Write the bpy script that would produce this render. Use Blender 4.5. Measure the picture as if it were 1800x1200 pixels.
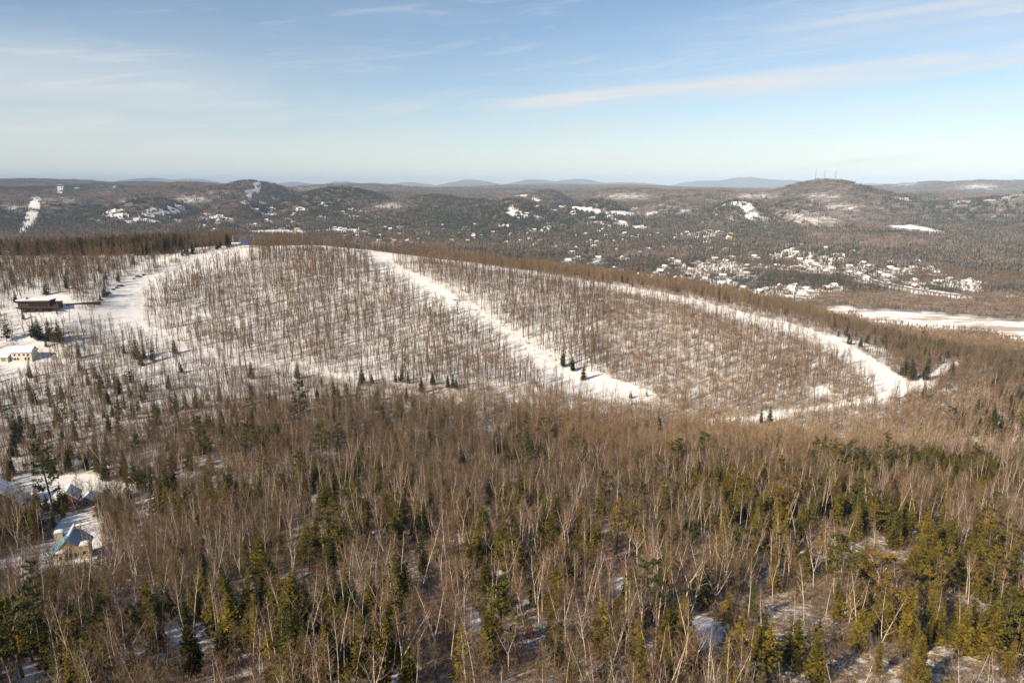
import bpy, math, random
import numpy as np

# ------------------------------------------------------------------ camera, sky, sun, exposure
for o in list(bpy.data.objects):
    bpy.data.objects.remove(o)
SC = bpy.context.scene
COL = SC.collection
F, ZC = 1200.0, 200.0                      # focal length in px of an 1800 px wide frame, camera height
PITCH = math.atan(275 / 1200)
CP, SP = math.cos(PITCH), math.sin(PITCH)
cam = bpy.data.objects.new("camera", bpy.data.cameras.new("camera"))
COL.objects.link(cam)
cam.location = (0, 0, ZC)
cam.rotation_euler = (math.pi / 2 - PITCH, 0, 0)
cam.data.sensor_width = 36
cam.data.lens = 24
cam.data.clip_start = 1
cam.data.clip_end = 120000
SC.camera = cam

SUN_EL = 31.0
SUN_AZ = (-0.77, -0.64)                    # horizontal direction towards the sun
w = bpy.data.worlds.new("World")
SC.world = w
w.use_nodes = True
nt = w.node_tree
nt.nodes.clear()
def wn(t, **k):
    n = nt.nodes.new(t)
    for a, b in k.items():
        setattr(n, a, b)
    return n
def wmath(op, a, b=None, c=None, clamp=False):
    n = wn("ShaderNodeMath", operation=op, use_clamp=clamp)
    for i, s in enumerate((a, b, c)):
        if s is None:
            continue
        if isinstance(s, (int, float)):
            n.inputs[i].default_value = s
        else:
            nt.links.new(s, n.inputs[i])
    return n.outputs[0]
sky = wn("ShaderNodeTexSky", sky_type='NISHITA')
sky.sun_disc = False
sky.sun_elevation = math.radians(SUN_EL)
sky.sun_rotation = math.atan2(SUN_AZ[0], SUN_AZ[1])
sky.altitude = 400
sky.air_density = 1.0
sky.dust_density = 0.0
sky.ozone_density = 2.2
tc = wn("ShaderNodeTexCoord")
sx = wn("ShaderNodeSeparateXYZ")
nt.links.new(tc.outputs["Generated"], sx.inputs[0])
az = wmath('MULTIPLY', wmath('ARCTAN2', sx.outputs[0], sx.outputs[1]), 57.2958)
el = wmath('MULTIPLY', wmath('ARCSINE', sx.outputs[2]), 57.2958)
def gauss(v, c, s):
    d = wmath('DIVIDE', wmath('SUBTRACT', v, c), s)
    return wmath('POWER', 2.718, wmath('MULTIPLY', wmath('MULTIPLY', d, d), -1.0))
def streak(tilt, sxx, syy, seed, lo, hi, detail=6.0, rough=0.62):
    """cirrus streaks: noise stretched along a line tilted against the horizon"""
    t = math.radians(tilt)
    a = wmath('ADD', wmath('MULTIPLY', az, math.cos(t)), wmath('MULTIPLY', el, math.sin(t)))
    b = wmath('SUBTRACT', wmath('MULTIPLY', el, math.cos(t)), wmath('MULTIPLY', az, math.sin(t)))
    cx = wn("ShaderNodeCombineXYZ")
    nt.links.new(wmath('MULTIPLY', a, sxx), cx.inputs[0])
    nt.links.new(wmath('MULTIPLY', b, syy), cx.inputs[1])
    cx.inputs[2].default_value = seed
    n = wn("ShaderNodeTexNoise")
    n.inputs["Scale"].default_value = 1.0
    n.inputs["Detail"].default_value = detail
    n.inputs["Roughness"].default_value = rough
    n.inputs["Distortion"].default_value = 0.6
    nt.links.new(cx.outputs[0], n.inputs["Vector"])
    mr = wn("ShaderNodeMapRange", interpolation_type='SMOOTHSTEP')
    mr.inputs[1].default_value = lo
    mr.inputs[2].default_value = hi
    nt.links.new(n.outputs[0], mr.inputs[0])
    return mr.outputs[0], a, b
s1, a1, b1 = streak(3.0, 0.05, 0.75, 3.1, 0.36, 0.68)
s2, a2, b2 = streak(6.0, 0.11, 1.1, 7.7, 0.50, 0.75)
s3, a3, b3 = streak(4.0, 0.035, 0.22, 11.3, 0.32, 0.68, 5.0)
right = wn("ShaderNodeMapRange", interpolation_type='SMOOTHSTEP')
right.inputs[1].default_value = -6
right.inputs[2].default_value = 6
nt.links.new(az, right.inputs[0])
band = wmath('MULTIPLY', wmath('MULTIPLY', gauss(b1, 6.35, 0.62), right.outputs[0]), wmath('ADD', wmath('MULTIPLY', s1, 0.8), 0.2))
band2 = wmath('MULTIPLY', wmath('MULTIPLY', gauss(b1, 4.4, 1.3), right.outputs[0]), s1)
leftb = wmath('MULTIPLY', gauss(el, 6.0, 3.4), wmath('MULTIPLY', gauss(az, -34, 17), wmath('ADD', s3, 0.35)))
upr = wmath('MULTIPLY', gauss(b2, 8.0, 2.2), wmath('MULTIPLY', gauss(az, 33, 20), wmath('ADD', s1, 0.1)))
wisp = wmath('MULTIPLY', s2, 0.26)
low = wmath('MULTIPLY', gauss(el, 0.0, 4.0), 0.50)
veil = wmath('MULTIPLY', s3, 0.08)
cl = wmath('ADD', wmath('MULTIPLY', band, 0.95), wmath('MULTIPLY', leftb, 0.42))
cl = wmath('ADD', cl, wmath('ADD', wmath('MULTIPLY', upr, 0.5), wmath('MULTIPLY', band2, 0.30)))
cl = wmath('ADD', wmath('ADD', cl, wisp), wmath('ADD', low, veil))
cl = wmath('MINIMUM', cl, 0.88)
up = wmath('GREATER_THAN', el, -1.0)
cl = wmath('MULTIPLY', cl, up)
mixc = wn("ShaderNodeMix", data_type='RGBA')
nt.links.new(cl, mixc.inputs[0])
nt.links.new(sky.outputs[0], mixc.inputs[6])
mixc.inputs[7].default_value = (6.9, 6.9, 6.8, 1)
bg = wn("ShaderNodeBackground")
bg.inputs["Strength"].default_value = 0.080
nt.links.new(mixc.outputs[2], bg.inputs[0])
wo = wn("ShaderNodeOutputWorld")
nt.links.new(bg.outputs[0], wo.inputs[0])

sun = bpy.data.objects.new("sun", bpy.data.lights.new("sun", 'SUN'))
COL.objects.link(sun)
sun.data.energy = 5.0
sun.data.angle = math.radians(0.53)
sun.data.color = (1.0, 0.84, 0.625)
_ce = math.cos(math.radians(SUN_EL))
_sd = np.array([SUN_AZ[0] * _ce, SUN_AZ[1] * _ce, math.sin(math.radians(SUN_EL))])
from mathutils import Vector
sun.rotation_euler = Vector(_sd).to_track_quat('Z', 'Y').to_euler()

SC.view_settings.view_transform = 'Standard'
SC.view_settings.look = 'None'
SC.view_settings.exposure = 0.60
SC.view_settings.gamma = 1
SC.render.engine = 'CYCLES'
SC.cycles.max_bounces = 3
SC.cycles.diffuse_bounces = 2
SC.cycles.glossy_bounces = 1
SC.cycles.transmission_bounces = 1
SC.cycles.volume_bounces = 0
SC.cycles.transparent_max_bounces = 4
SC.cycles.use_adaptive_sampling = True
SC.cycles.adaptive_threshold = 0.02
SC.cycles.use_denoising = True
SC.cycles.denoiser = 'OPENIMAGEDENOISE'
SC.cycles.denoising_input_passes = 'RGB_ALBEDO_NORMAL'
SC.cycles.denoising_prefilter = 'ACCURATE'
SC.cycles.pixel_filter_type = 'BLACKMAN_HARRIS'
SC.cycles.filter_width = 1.5

# ------------------------------------------------------------------ projection helpers (photo pixel <-> place)
def ray(px, py):
    u, v = (px - 900) / F, (600 - py) / F
    return np.array([u, CP + v * SP, -SP + v * CP])
def pt(px, py, d):
    r = ray(px, py) * d
    return (r[0], r[1], r[2])
def proj(x, y, z):
    """world -> photo pixel and depth (z above datum)"""
    zz = z - ZC
    dep = np.maximum(y * CP - zz * SP, 0.1)
    return 900 + F * x / dep, 600 - F * (y * SP + zz * CP) / dep, dep

def vnoise(x, y, seed=0):
    xi, yi = np.floor(x).astype(np.int64), np.floor(y).astype(np.int64)
    fx, fy = x - xi, y - yi
    fx, fy = fx * fx * (3 - 2 * fx), fy * fy * (3 - 2 * fy)
    def h(a, b):
        n = (a * 374761393 + b * 668265263 + seed * 974711) & 0xFFFFFFFF
        n = ((n ^ (n >> 13)) * 1274126177) & 0xFFFFFFFF
        return ((n ^ (n >> 16)) & 0xFFFF) / 65535.0
    a, b, c, d = h(xi, yi), h(xi + 1, yi), h(xi, yi + 1), h(xi + 1, yi + 1)
    return (a * (1 - fx) + b * fx) * (1 - fy) + (c * (1 - fx) + d * fx) * fy
def fbm(x, y, s, seed=0, octv=4):
    t, amp, tot = 0, 1.0, 0
    for i in range(octv):
        t = t + amp * (vnoise(x / s * 2 ** i, y / s * 2 ** i, seed + i * 17) - 0.5)
        tot += amp * 0.5
        amp *= 0.55
    return t / tot
def sstep(a, b, x):
    t = np.clip((x - a) / (b - a), 0, 1)
    return t * t * (3 - 2 * t)
def inpoly(px, py, poly):
    r = np.zeros(px.shape, bool)
    n = len(poly)
    for i in range(n):
        x1, y1 = poly[i]
        x2, y2 = poly[(i + 1) % n]
        if y1 == y2:
            continue
        c = ((y1 > py) != (y2 > py)) & (px < (x2 - x1) * (py - y1) / (y2 - y1) + x1)
        r ^= c
    return r

# ------------------------------------------------------------------ terrain
CTRL_PX = [(-200, 1200, 112), (300, 1200, 108), (900, 1200, 104), (1500, 1200, 104), (2000, 1200, 104),
 (0, 1050, 158), (450, 1050, 150), (900, 1050, 146), (1400, 1050, 146), (1900, 1050, 148),
 (0, 950, 205), (130, 970, 200), (500, 920, 200), (900, 900, 205), (1400, 900, 205), (1900, 900, 210),
 (-50, 850, 265), (200, 850, 255), (500, 800, 275), (900, 800, 285), (1300, 800, 295), (1750, 800, 310),
 (-50, 740, 345), (200, 740, 330), (500, 720, 345), (900, 735, 345), (1250, 770, 335), (1600, 760, 360), (1900, 720, 400),
 (350, 620, 440), (500, 655, 420), (700, 665, 410), (900, 680, 400), (1100, 705, 385), (1250, 738, 365),
 (1400, 725, 375), (1550, 698, 410), (1600, 675, 435),
 (50, 650, 415), (0, 600, 435), (-100, 640, 420),
 (70, 545, 465), (200, 570, 470), (130, 540, 470), (-100, 550, 460), (200, 520, 500), (260, 490, 540), (350, 450, 610),
 (50, 480, 560), (150, 460, 600), (0, 440, 660), (200, 435, 680), (350, 432, 680), (-150, 440, 650),
 (430, 432, 650), (560, 432, 655), (640, 440, 650), (800, 461, 635), (1000, 491, 605), (1200, 523, 570),
 (1350, 560, 535), (1470, 597, 500), (1540, 640, 465), (1680, 640, 500), (1780, 650, 480),
 (1650, 615, 690), (1850, 625, 660), (1500, 555, 1000), (1650, 568, 950), (1800, 585, 880), (1950, 600, 850)]
CTRL_W = [(0, 10, -62), (-150, 10, -66), (150, 10, -62), (-450, 850, -112), (-200, 800, -104), (0, 800, -112),
 (150, 760, -118), (300, 720, -133), (0, 1000, -186), (-300, 1050, -180), (300, 950, -187), (-600, 1000, -172),
 (-700, 500, -70), (-600, 300, -95), (-400, 150, -95), (700, 500, -150), (500, 250, -120), (400, 120, -90),
 (900, 700, -187), (-800, 800, -120), (1100, 1000, -187), (500, 1150, -188), (-900, 1150, -170)]
_c = np.array([pt(*c) for c in CTRL_PX] + [tuple(map(float, c)) for c in CTRL_W])
_s = 500.0
def _tps(r2):
    return np.where(r2 > 1e-12, 0.5 * r2 * np.log(r2 + 1e-12), 0)
_X = _c[:, :2] / _s
_n = len(_c)
_K = _tps(((_X[:, None] - _X[None]) ** 2).sum(-1)) + np.eye(_n) * 0.0006
_P = np.hstack([np.ones((_n, 1)), _X])
_A = np.vstack([np.hstack([_K, _P]), np.hstack([_P.T, np.zeros((3, 3))])])
_sol = np.linalg.solve(_A, np.concatenate([_c[:, 2], np.zeros(3)]))
def tps(x, y):
    out = np.empty(x.shape)
    xf, yf, of = x.ravel() / _s, y.ravel() / _s, out.ravel()
    for i in range(0, len(xf), 60000):
        a, b = xf[i:i + 60000], yf[i:i + 60000]
        k = _tps((a[:, None] - _X[None, :, 0]) ** 2 + (b[:, None] - _X[None, :, 1]) ** 2)
        of[i:i + 60000] = k @ _sol[:_n] + _sol[_n] + _sol[_n + 1] * a + _sol[_n + 2] * b
    return of.reshape(x.shape)
# hills: photo px of the top, forward distance, half width in px, half depth in m
COVER = [.3, -.6, -1, .3, .8, 0, -.5, -1, .6, .1, .8, -1, .2, .6, .3, .4, .4, .2, .6, .2, -.7, -.2, -.5, -.6, .5, -.6, .4, -.7, .3, -.5, .5, -.6, -.6, .3, -.4, -.5, .4, -.6, .6, .2, -.5]   # bare bright woods (+) or dark conifers (-) of each hill
HILLS = [(60, 317, 7000, 150, 1500), (-60, 330, 4200, 110, 800), (165, 324, 5200, 70, 800), (250, 320, 6500, 70, 900),
 (332, 323, 4300, 72, 650), (441, 318, 4000, 46, 480), (392, 329, 4000, 55, 500), (600, 331, 3500, 80, 500),
 (620, 325, 6800, 120, 900), (830, 331, 8200, 190, 1400), (700, 354, 3100, 60, 330), (962, 336, 4100, 34, 330),
 (1010, 323, 11500, 190, 1800), (1110, 331, 4600, 85, 600), (1240, 335, 4300, 100, 600), (1458, 319, 3700, 80, 480),
 (1345, 341, 3900, 70, 450), (1560, 327, 9500, 130, 1500), (1690, 319, 7600, 110, 1100), (1820, 317, 8200, 100, 1100),
 (1850, 335, 2600, 60, 350), (1720, 352, 3000, 80, 350), (520, 352, 3200, 60, 300), (820, 352, 3300, 90, 350),
 (118, 344, 3300, 64, 260), (262, 349, 2950, 55, 240), (420, 354, 2800, 46, 220), (762, 345, 3700, 70, 300), (905, 351, 2900, 62, 240), (1050, 353, 3050, 55, 240), (1182, 350, 3250, 64, 260), (1300, 354, 2800, 45, 220),
 (1562, 346, 3250, 55, 260), (1648, 339, 4250, 62, 320), (556, 340, 4400, 52, 320), (1003, 338, 5300, 80, 420), (880, 333, 6300, 100, 520), (690, 338, 5300, 70, 420), (203, 336, 4700, 46, 320), (30, 340, 4000, 50, 300), (1400, 350, 2900, 40, 200)]
BLUE = [(265, 314, 36), (332, 315, 46), (520, 320, 22), (605, 318.5, 20), (655, 322, 40), (720, 321, 40), (830, 316, 44),
 (945, 315.5, 50), (1012, 315, 50), (1100, 321, 60), (1310, 312, 50), (1240, 318, 44), (1385, 317, 46), (1500, 322, 60), (60, 323, 80), (1700, 322, 90)]
_HL = [(h[0], h[1], h[2], h[3], h[4]) for h in HILLS] + [(b[0], b[1], 21000 + (i % 3) * 900, b[2], 2200) for i, b in enumerate(BLUE)]
def far_z(x, y):
    r = np.hypot(x, y)
    lr = np.log(np.maximum(r, 1))
    base = np.interp(lr, np.log([600, 1500, 2000, 2600, 3200, 4000, 5000, 6500, 9000, 14000, 45000]),
                     [-188, -186, -179, -166, -149, -122, -92, -74, -66, -80, -110])
    amp = sstep(1200, 3500, r)
    base = base + amp * 16 * fbm(x, y, 700, 5) * np.clip(r / 3500, 0.5, 1.6)
    acc = np.zeros_like(base)
    for (px, py, yd, wp, rd) in _HL:
        a = ray(px, py)
        zt = a[2] / a[1] * yd
        xc, wx = a[0] / a[1] * yd, wp / F / a[1] * yd
        m = (np.abs(x - xc) < wx * 4) & (np.abs(y - yd) < rd * 4)
        if not m.any():
            continue
        q = np.abs((x[m] - xc) / wx) ** 2.1 + np.abs((y[m] - yd) / rd) ** 2.0
        hgt = (zt - base[m]) * np.exp(-0.69 * q)
        acc[m] += np.maximum(hgt, 0) ** 5
    hill = acc ** 0.2
    z = base + hill
    rough = np.clip(hill / 120.0, 0, 1)
    z = z + amp * (6 * fbm(x, y, 260, 9) + rough * 16 * fbm(x, y, 420, 31)) * np.clip(r / 4500, 0.4, 2.2)
    return z
def cover(x, y):
    c = np.zeros(x.shape)
    for (px, py, yd, wp, rd), v in zip(HILLS, COVER):
        a = ray(px, py)
        c += v * np.exp(-.6 * (((x - a[0] / a[1] * yd) / (wp / F / a[1] * yd)) ** 2 + ((y - yd) / rd) ** 2))
    return np.clip(c, -1, 1)
def ground(x, y):
    x, y = np.asarray(x, float), np.asarray(y, float)
    r = np.hypot(x, y)
    wgt = sstep(880, 1180, r)
    z = np.zeros(r.shape)
    m = wgt < 1
    if m.any():
        z[m] += (1 - wgt[m]) * (tps(x[m], y[m]) + 1.1 * fbm(x[m], y[m], 38, 2) * sstep(60, 160, r[m]))
    m = wgt > 0
    if m.any():
        z[m] += wgt[m] * far_z(x[m], y[m])
    flat = sstep(0, 1, lake_soft(x, y))
    return z * (1 - flat) - 187.5 * flat + ZC
# open snow: outlines as seen from the camera, turned into places on the ground (with a range of distance)
RUNS = [
 [(425, 430), (470, 434), (452, 447), (398, 463), (342, 484), (300, 503), (271, 520), (255, 538), (254, 558), (266, 580), (290, 598),
  (345, 617), (420, 634), (560, 656), (700, 662), (700, 668), (560, 664), (420, 643), (330, 626), (270, 606), (215, 586), (165, 572), (168, 549), (193, 525), (223, 505), (258, 489), (298, 469), (348, 449), (393, 436)],
 [(470, 433), (560, 431), (640, 439), (720, 450), (760, 456), (740, 462), (690, 458), (683, 450), (700, 470), (743, 487), (787, 510), (807, 527), (850, 549),
  (886, 575), (922, 601), (972, 631), (1006, 647), (1050, 658), (1113, 675), (1152, 691), (1142, 706), (1100, 709), (1030, 703), (1010, 692), (946, 671), (928, 659), (911, 642), (893, 619),
  (847, 585), (800, 565), (757, 545), (723, 515), (683, 489), (643, 462), (600, 440), (560, 437), (470, 439)],
 [(700, 446), (800, 459), (900, 473), (1000, 489), (1100, 504), (1200, 521), (1300, 547), (1400, 572), (1460, 591), (1500, 611), (1540, 634), (1580, 659), (1600, 671), (1640, 654),
  (1660, 638), (1684, 635), (1684, 644), (1655, 660), (1642, 682), (1600, 692), (1560, 706), (1540, 700), (1520, 668), (1490, 642), (1440, 612), (1420, 599), (1380, 589), (1300, 566), (1200, 537), (1100, 517), (1000, 499), (900, 481), (800, 466), (700, 452)],
 [(1235, 737), (1320, 732), (1390, 719), (1480, 709), (1545, 698), (1556, 706), (1480, 718), (1390, 733), (1320, 744), (1240, 747)],
 [(1455, 588), (1500, 600), (1570, 622), (1570, 626), (1500, 606), (1455, 594)],
]
YARDS = [
 [(55, 552), (120, 542), (176, 547), (165, 560), (125, 566), (62, 562)], [(0, 640), (50, 636), (52, 655), (40, 676), (0, 690)],
 [(0, 596), (80, 592), (84, 606), (0, 612)], [(0, 862), (30, 836), (172, 834), (185, 850), (150, 880), (100, 895), (0, 892)], [(0, 985), (60, 958), (112, 952), (118, 985), (60, 1010), (0, 1035)],
 [(90, 935), (120, 900), (175, 900), (180, 960), (120, 985)], [(380, 432), (330, 445), (270, 470), (240, 478), (245, 462), (300, 446), (350, 434)],
 [(195, 505), (240, 480), (262, 487), (225, 504), (200, 522)], [(40, 522), (110, 518), (140, 530), (120, 540), (40, 545)]]
GAPS = [(1090, 1032, 34, 18), (1075, 985, 16, 10), (970, 980, 12, 14), (830, 1090, 12, 26), (1800, 1010, 26, 30), (1725, 1095, 18, 18), (1230, 1110, 34, 26), (480, 1015, 20, 10),
        (300, 1105, 18, 18), (230, 1150, 14, 14), (560, 880, 10, 12), (1500, 1075, 12, 12), (60, 1185, 30, 14), (860, 905, 16, 8), (200, 860, 26, 10), (1440, 690, 26, 10), (860, 755, 26, 8)]
LAKE = [(1500, 556), (1520, 546), (1560, 543), (1600, 549), (1660, 552), (1730, 560), (1830, 566), (1990, 580), (1990, 625), (1830, 606), (1780, 598), (1740, 586), (1680, 578), (1620, 579), (1580, 571), (1530, 567)]
LAKE2 = [(1452, 541), (1490, 536), (1515, 548), (1480, 557), (1455, 552)]
# far clearings: polygon + distance range
FARC = [
 ([(56, 346), (71, 346), (69, 366), (61, 391), (41, 416), (32, 412), (45, 381)], 1500, 6000), ([(100, 324), (112, 324), (109, 339), (98, 345), (101, 335)], 3000, 9000),
 ([(196, 331), (205, 322), (208, 323), (200, 333)], 3500, 9000), ([(444, 321), (458, 319), (461, 326), (448, 328)], 3000, 5000), ([(428, 336), (458, 329), (458, 338), (431, 341)], 3000, 5000),
 ([(430, 345), (446, 341), (437, 354)], 2500, 5000), ([(438, 405), (500, 404), (560, 408), (510, 412), (440, 411)], 1700, 4000), ([(562, 405), (600, 402), (650, 406), (640, 410), (565, 409)], 1700, 4000),
 ([(1004, 363), (1040, 366), (1062, 371), (1095, 371), (1140, 378), (1100, 380), (1060, 375), (1030, 373), (1008, 368)], 2000, 5000), ([(1082, 387), (1100, 389), (1106, 397), (1090, 396)], 1800, 5000),
 ([(1110, 397), (1135, 396), (1140, 402), (1112, 404)], 1800, 5000), ([(1540, 398), (1600, 395), (1640, 402), (1672, 410), (1640, 412), (1560, 402)], 1500, 4000),
 ([(1200, 412), (1240, 403), (1262, 405), (1260, 418), (1285, 418), (1290, 427), (1240, 428), (1200, 418)], 1500, 4000, .62), ([(1350, 445), (1400, 433), (1410, 440), (1480, 444), (1490, 452), (1430, 458), (1370, 462), (1340, 452)], 900, 3000, .62),
 ([(1395, 462), (1440, 455), (1470, 462), (1460, 475), (1420, 475)], 900, 3000, .62), ([(1200, 478), (1240, 462), (1300, 462), (1310, 474), (1260, 480), (1215, 492)], 900, 3000, .62), ([(1245, 495), (1270, 488), (1300, 500), (1290, 508), (1255, 505)], 900, 3000, .62),
 ([(1310, 514), (1370, 508), (1380, 520), (1330, 530)], 900, 2600, .62), ([(1385, 519), (1410, 515), (1412, 522), (1388, 524)], 900, 2600, .62), ([(1442, 502), (1470, 500), (1478, 512), (1450, 514)], 900, 2600, .62),
 ([(1545, 480), (1575, 476), (1574, 490), (1550, 494)], 900, 2600, .62), ([(1520, 487), (1545, 494), (1600, 506), (1690, 518), (1715, 521), (1700, 526), (1620, 516), (1550, 504), (1516, 492)], 900, 2600),
 ([(1684, 503), (1710, 500), (1716, 510), (1690, 512)], 900, 2600, .62), ([(1490, 470), (1530, 466), (1534, 474), (1500, 478)], 900, 2600, .62), ([(1560, 470), (1620, 468), (1630, 478), (1575, 480)], 900, 2600, .62), ([(640, 426), (740, 424), (735, 431), (650, 432)], 1400, 3500, .62),
 ([(750, 338), (782, 338), (775, 341), (752, 341)], 6000, 12000), ([(905, 344), (925, 342), (930, 346), (912, 347)], 2500, 6000), ([(934, 347), (952, 352), (946, 354), (934, 350)], 2500, 6000), ([(130, 329), (141, 329), (138, 332), (128, 331)], 3000, 8000),
]
# thin woods where the snow shows through (bright patches on the hills): ellipse px
THIN = [(690, 362, 50, 9), (1445, 345, 55, 9), (1330, 345, 60, 8), (1100, 345, 70, 8), (340, 352, 40, 10), (218, 355, 18, 8), (100, 352, 80, 5), (570, 331, 60, 4), (1420, 385, 120, 16), (1590, 325, 30, 6), (1720, 328, 60, 8), (1690, 357, 30, 8), (1780, 345, 30, 8), (1480, 365, 60, 8), (20, 365, 40, 6)]
_lk = [tuple(c) for c in LAKE]
def lake_soft(x, y):
    z = np.full(np.shape(x), 12.5)
    px, py, dep = proj(x, y, z)
    m = (dep > 500) & (dep < 1500)
    out = np.zeros(np.shape(x))
    if m.any():
        a = np.zeros(m.sum())
        for dx, dy in ((0, 0), (14, 3), (-14, -3), (8, -5), (-8, 5), (24, 2), (-24, -2)):
            a += inpoly(px[m] + dx, py[m] + dy, LAKE) / 7.0
        out[m] = np.clip(a * 1.6, 0, 1)
    return out
def masks(x, y, z):
    """clear = open snow, run = groomed piste, lake, thin (all 0..1)"""
    px, py, dep = proj(x, y, z)
    jx = 5 * fbm(x, y, 14, 71, 3) * np.clip(400 / dep, 0.15, 1)
    jy = 3 * fbm(x, y, 14, 72, 3) * np.clip(400 / dep, 0.15, 1)
    run = np.zeros(px.shape); clear = np.zeros(px.shape); lake = np.zeros(px.shape); thin = np.zeros(px.shape)
    m = (dep > 340) & (dep < 760)
    for p in RUNS:
        run[m] = np.maximum(run[m], inpoly(px[m] + jx[m] * 0.6, py[m] + jy[m] * 0.6, p))
    m = (dep > 120) & (dep < 760)
    for p in YARDS:
        clear[m] = np.maximum(clear[m], inpoly(px[m] + jx[m], py[m] + jy[m], p))
    for (cx, cy, rx, ry) in GAPS:
        mm = (dep < 480)
        q = ((px[mm] + jx[mm] * 3 - cx) / rx) ** 2 + ((py[mm] + jy[mm] * 3 - cy) / ry) ** 2
        clear[mm] = np.maximum(clear[mm], np.clip(1.6 - q, 0, 1))
    m = (dep > 700) & (dep < 1500)
    lake[m] = inpoly(px[m] + 16 * fbm(x[m], y[m], 45, 75, 3), py[m] + 5 * fbm(x[m], y[m], 45, 76, 3), LAKE) | inpoly(px[m], py[m], LAKE2)
    for p, d0, d1, *vv in FARC:
        m = (dep > d0) & (dep < d1)
        clear[m] = np.maximum(clear[m], (vv[0] if vv else 1.0) * inpoly(px[m] + (10 if vv else 1.8) * fbm(x[m], y[m], 55, 73, 3), py[m] + (4.5 if vv else .6) * fbm(x[m], y[m], 55, 74, 3), p))
    m = (dep > 950) & (dep < 3100) & (px > 420) & (lake < .5)
    v = fbm(x[m], y[m], 150, 88, 3) + .35 * fbm(x[m], y[m], 900, 89, 2)
    clear[m] = np.maximum(clear[m], .62 * (v > .50))
    m = dep > 1500
    for (cx, cy, rx, ry) in THIN:
        q = ((px[m] - cx) / rx) ** 2 + ((py[m] - cy) / ry) ** 2
        thin[m] = np.maximum(thin[m], np.exp(-q * 1.1))
    return run, clear, lake, thin

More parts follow.
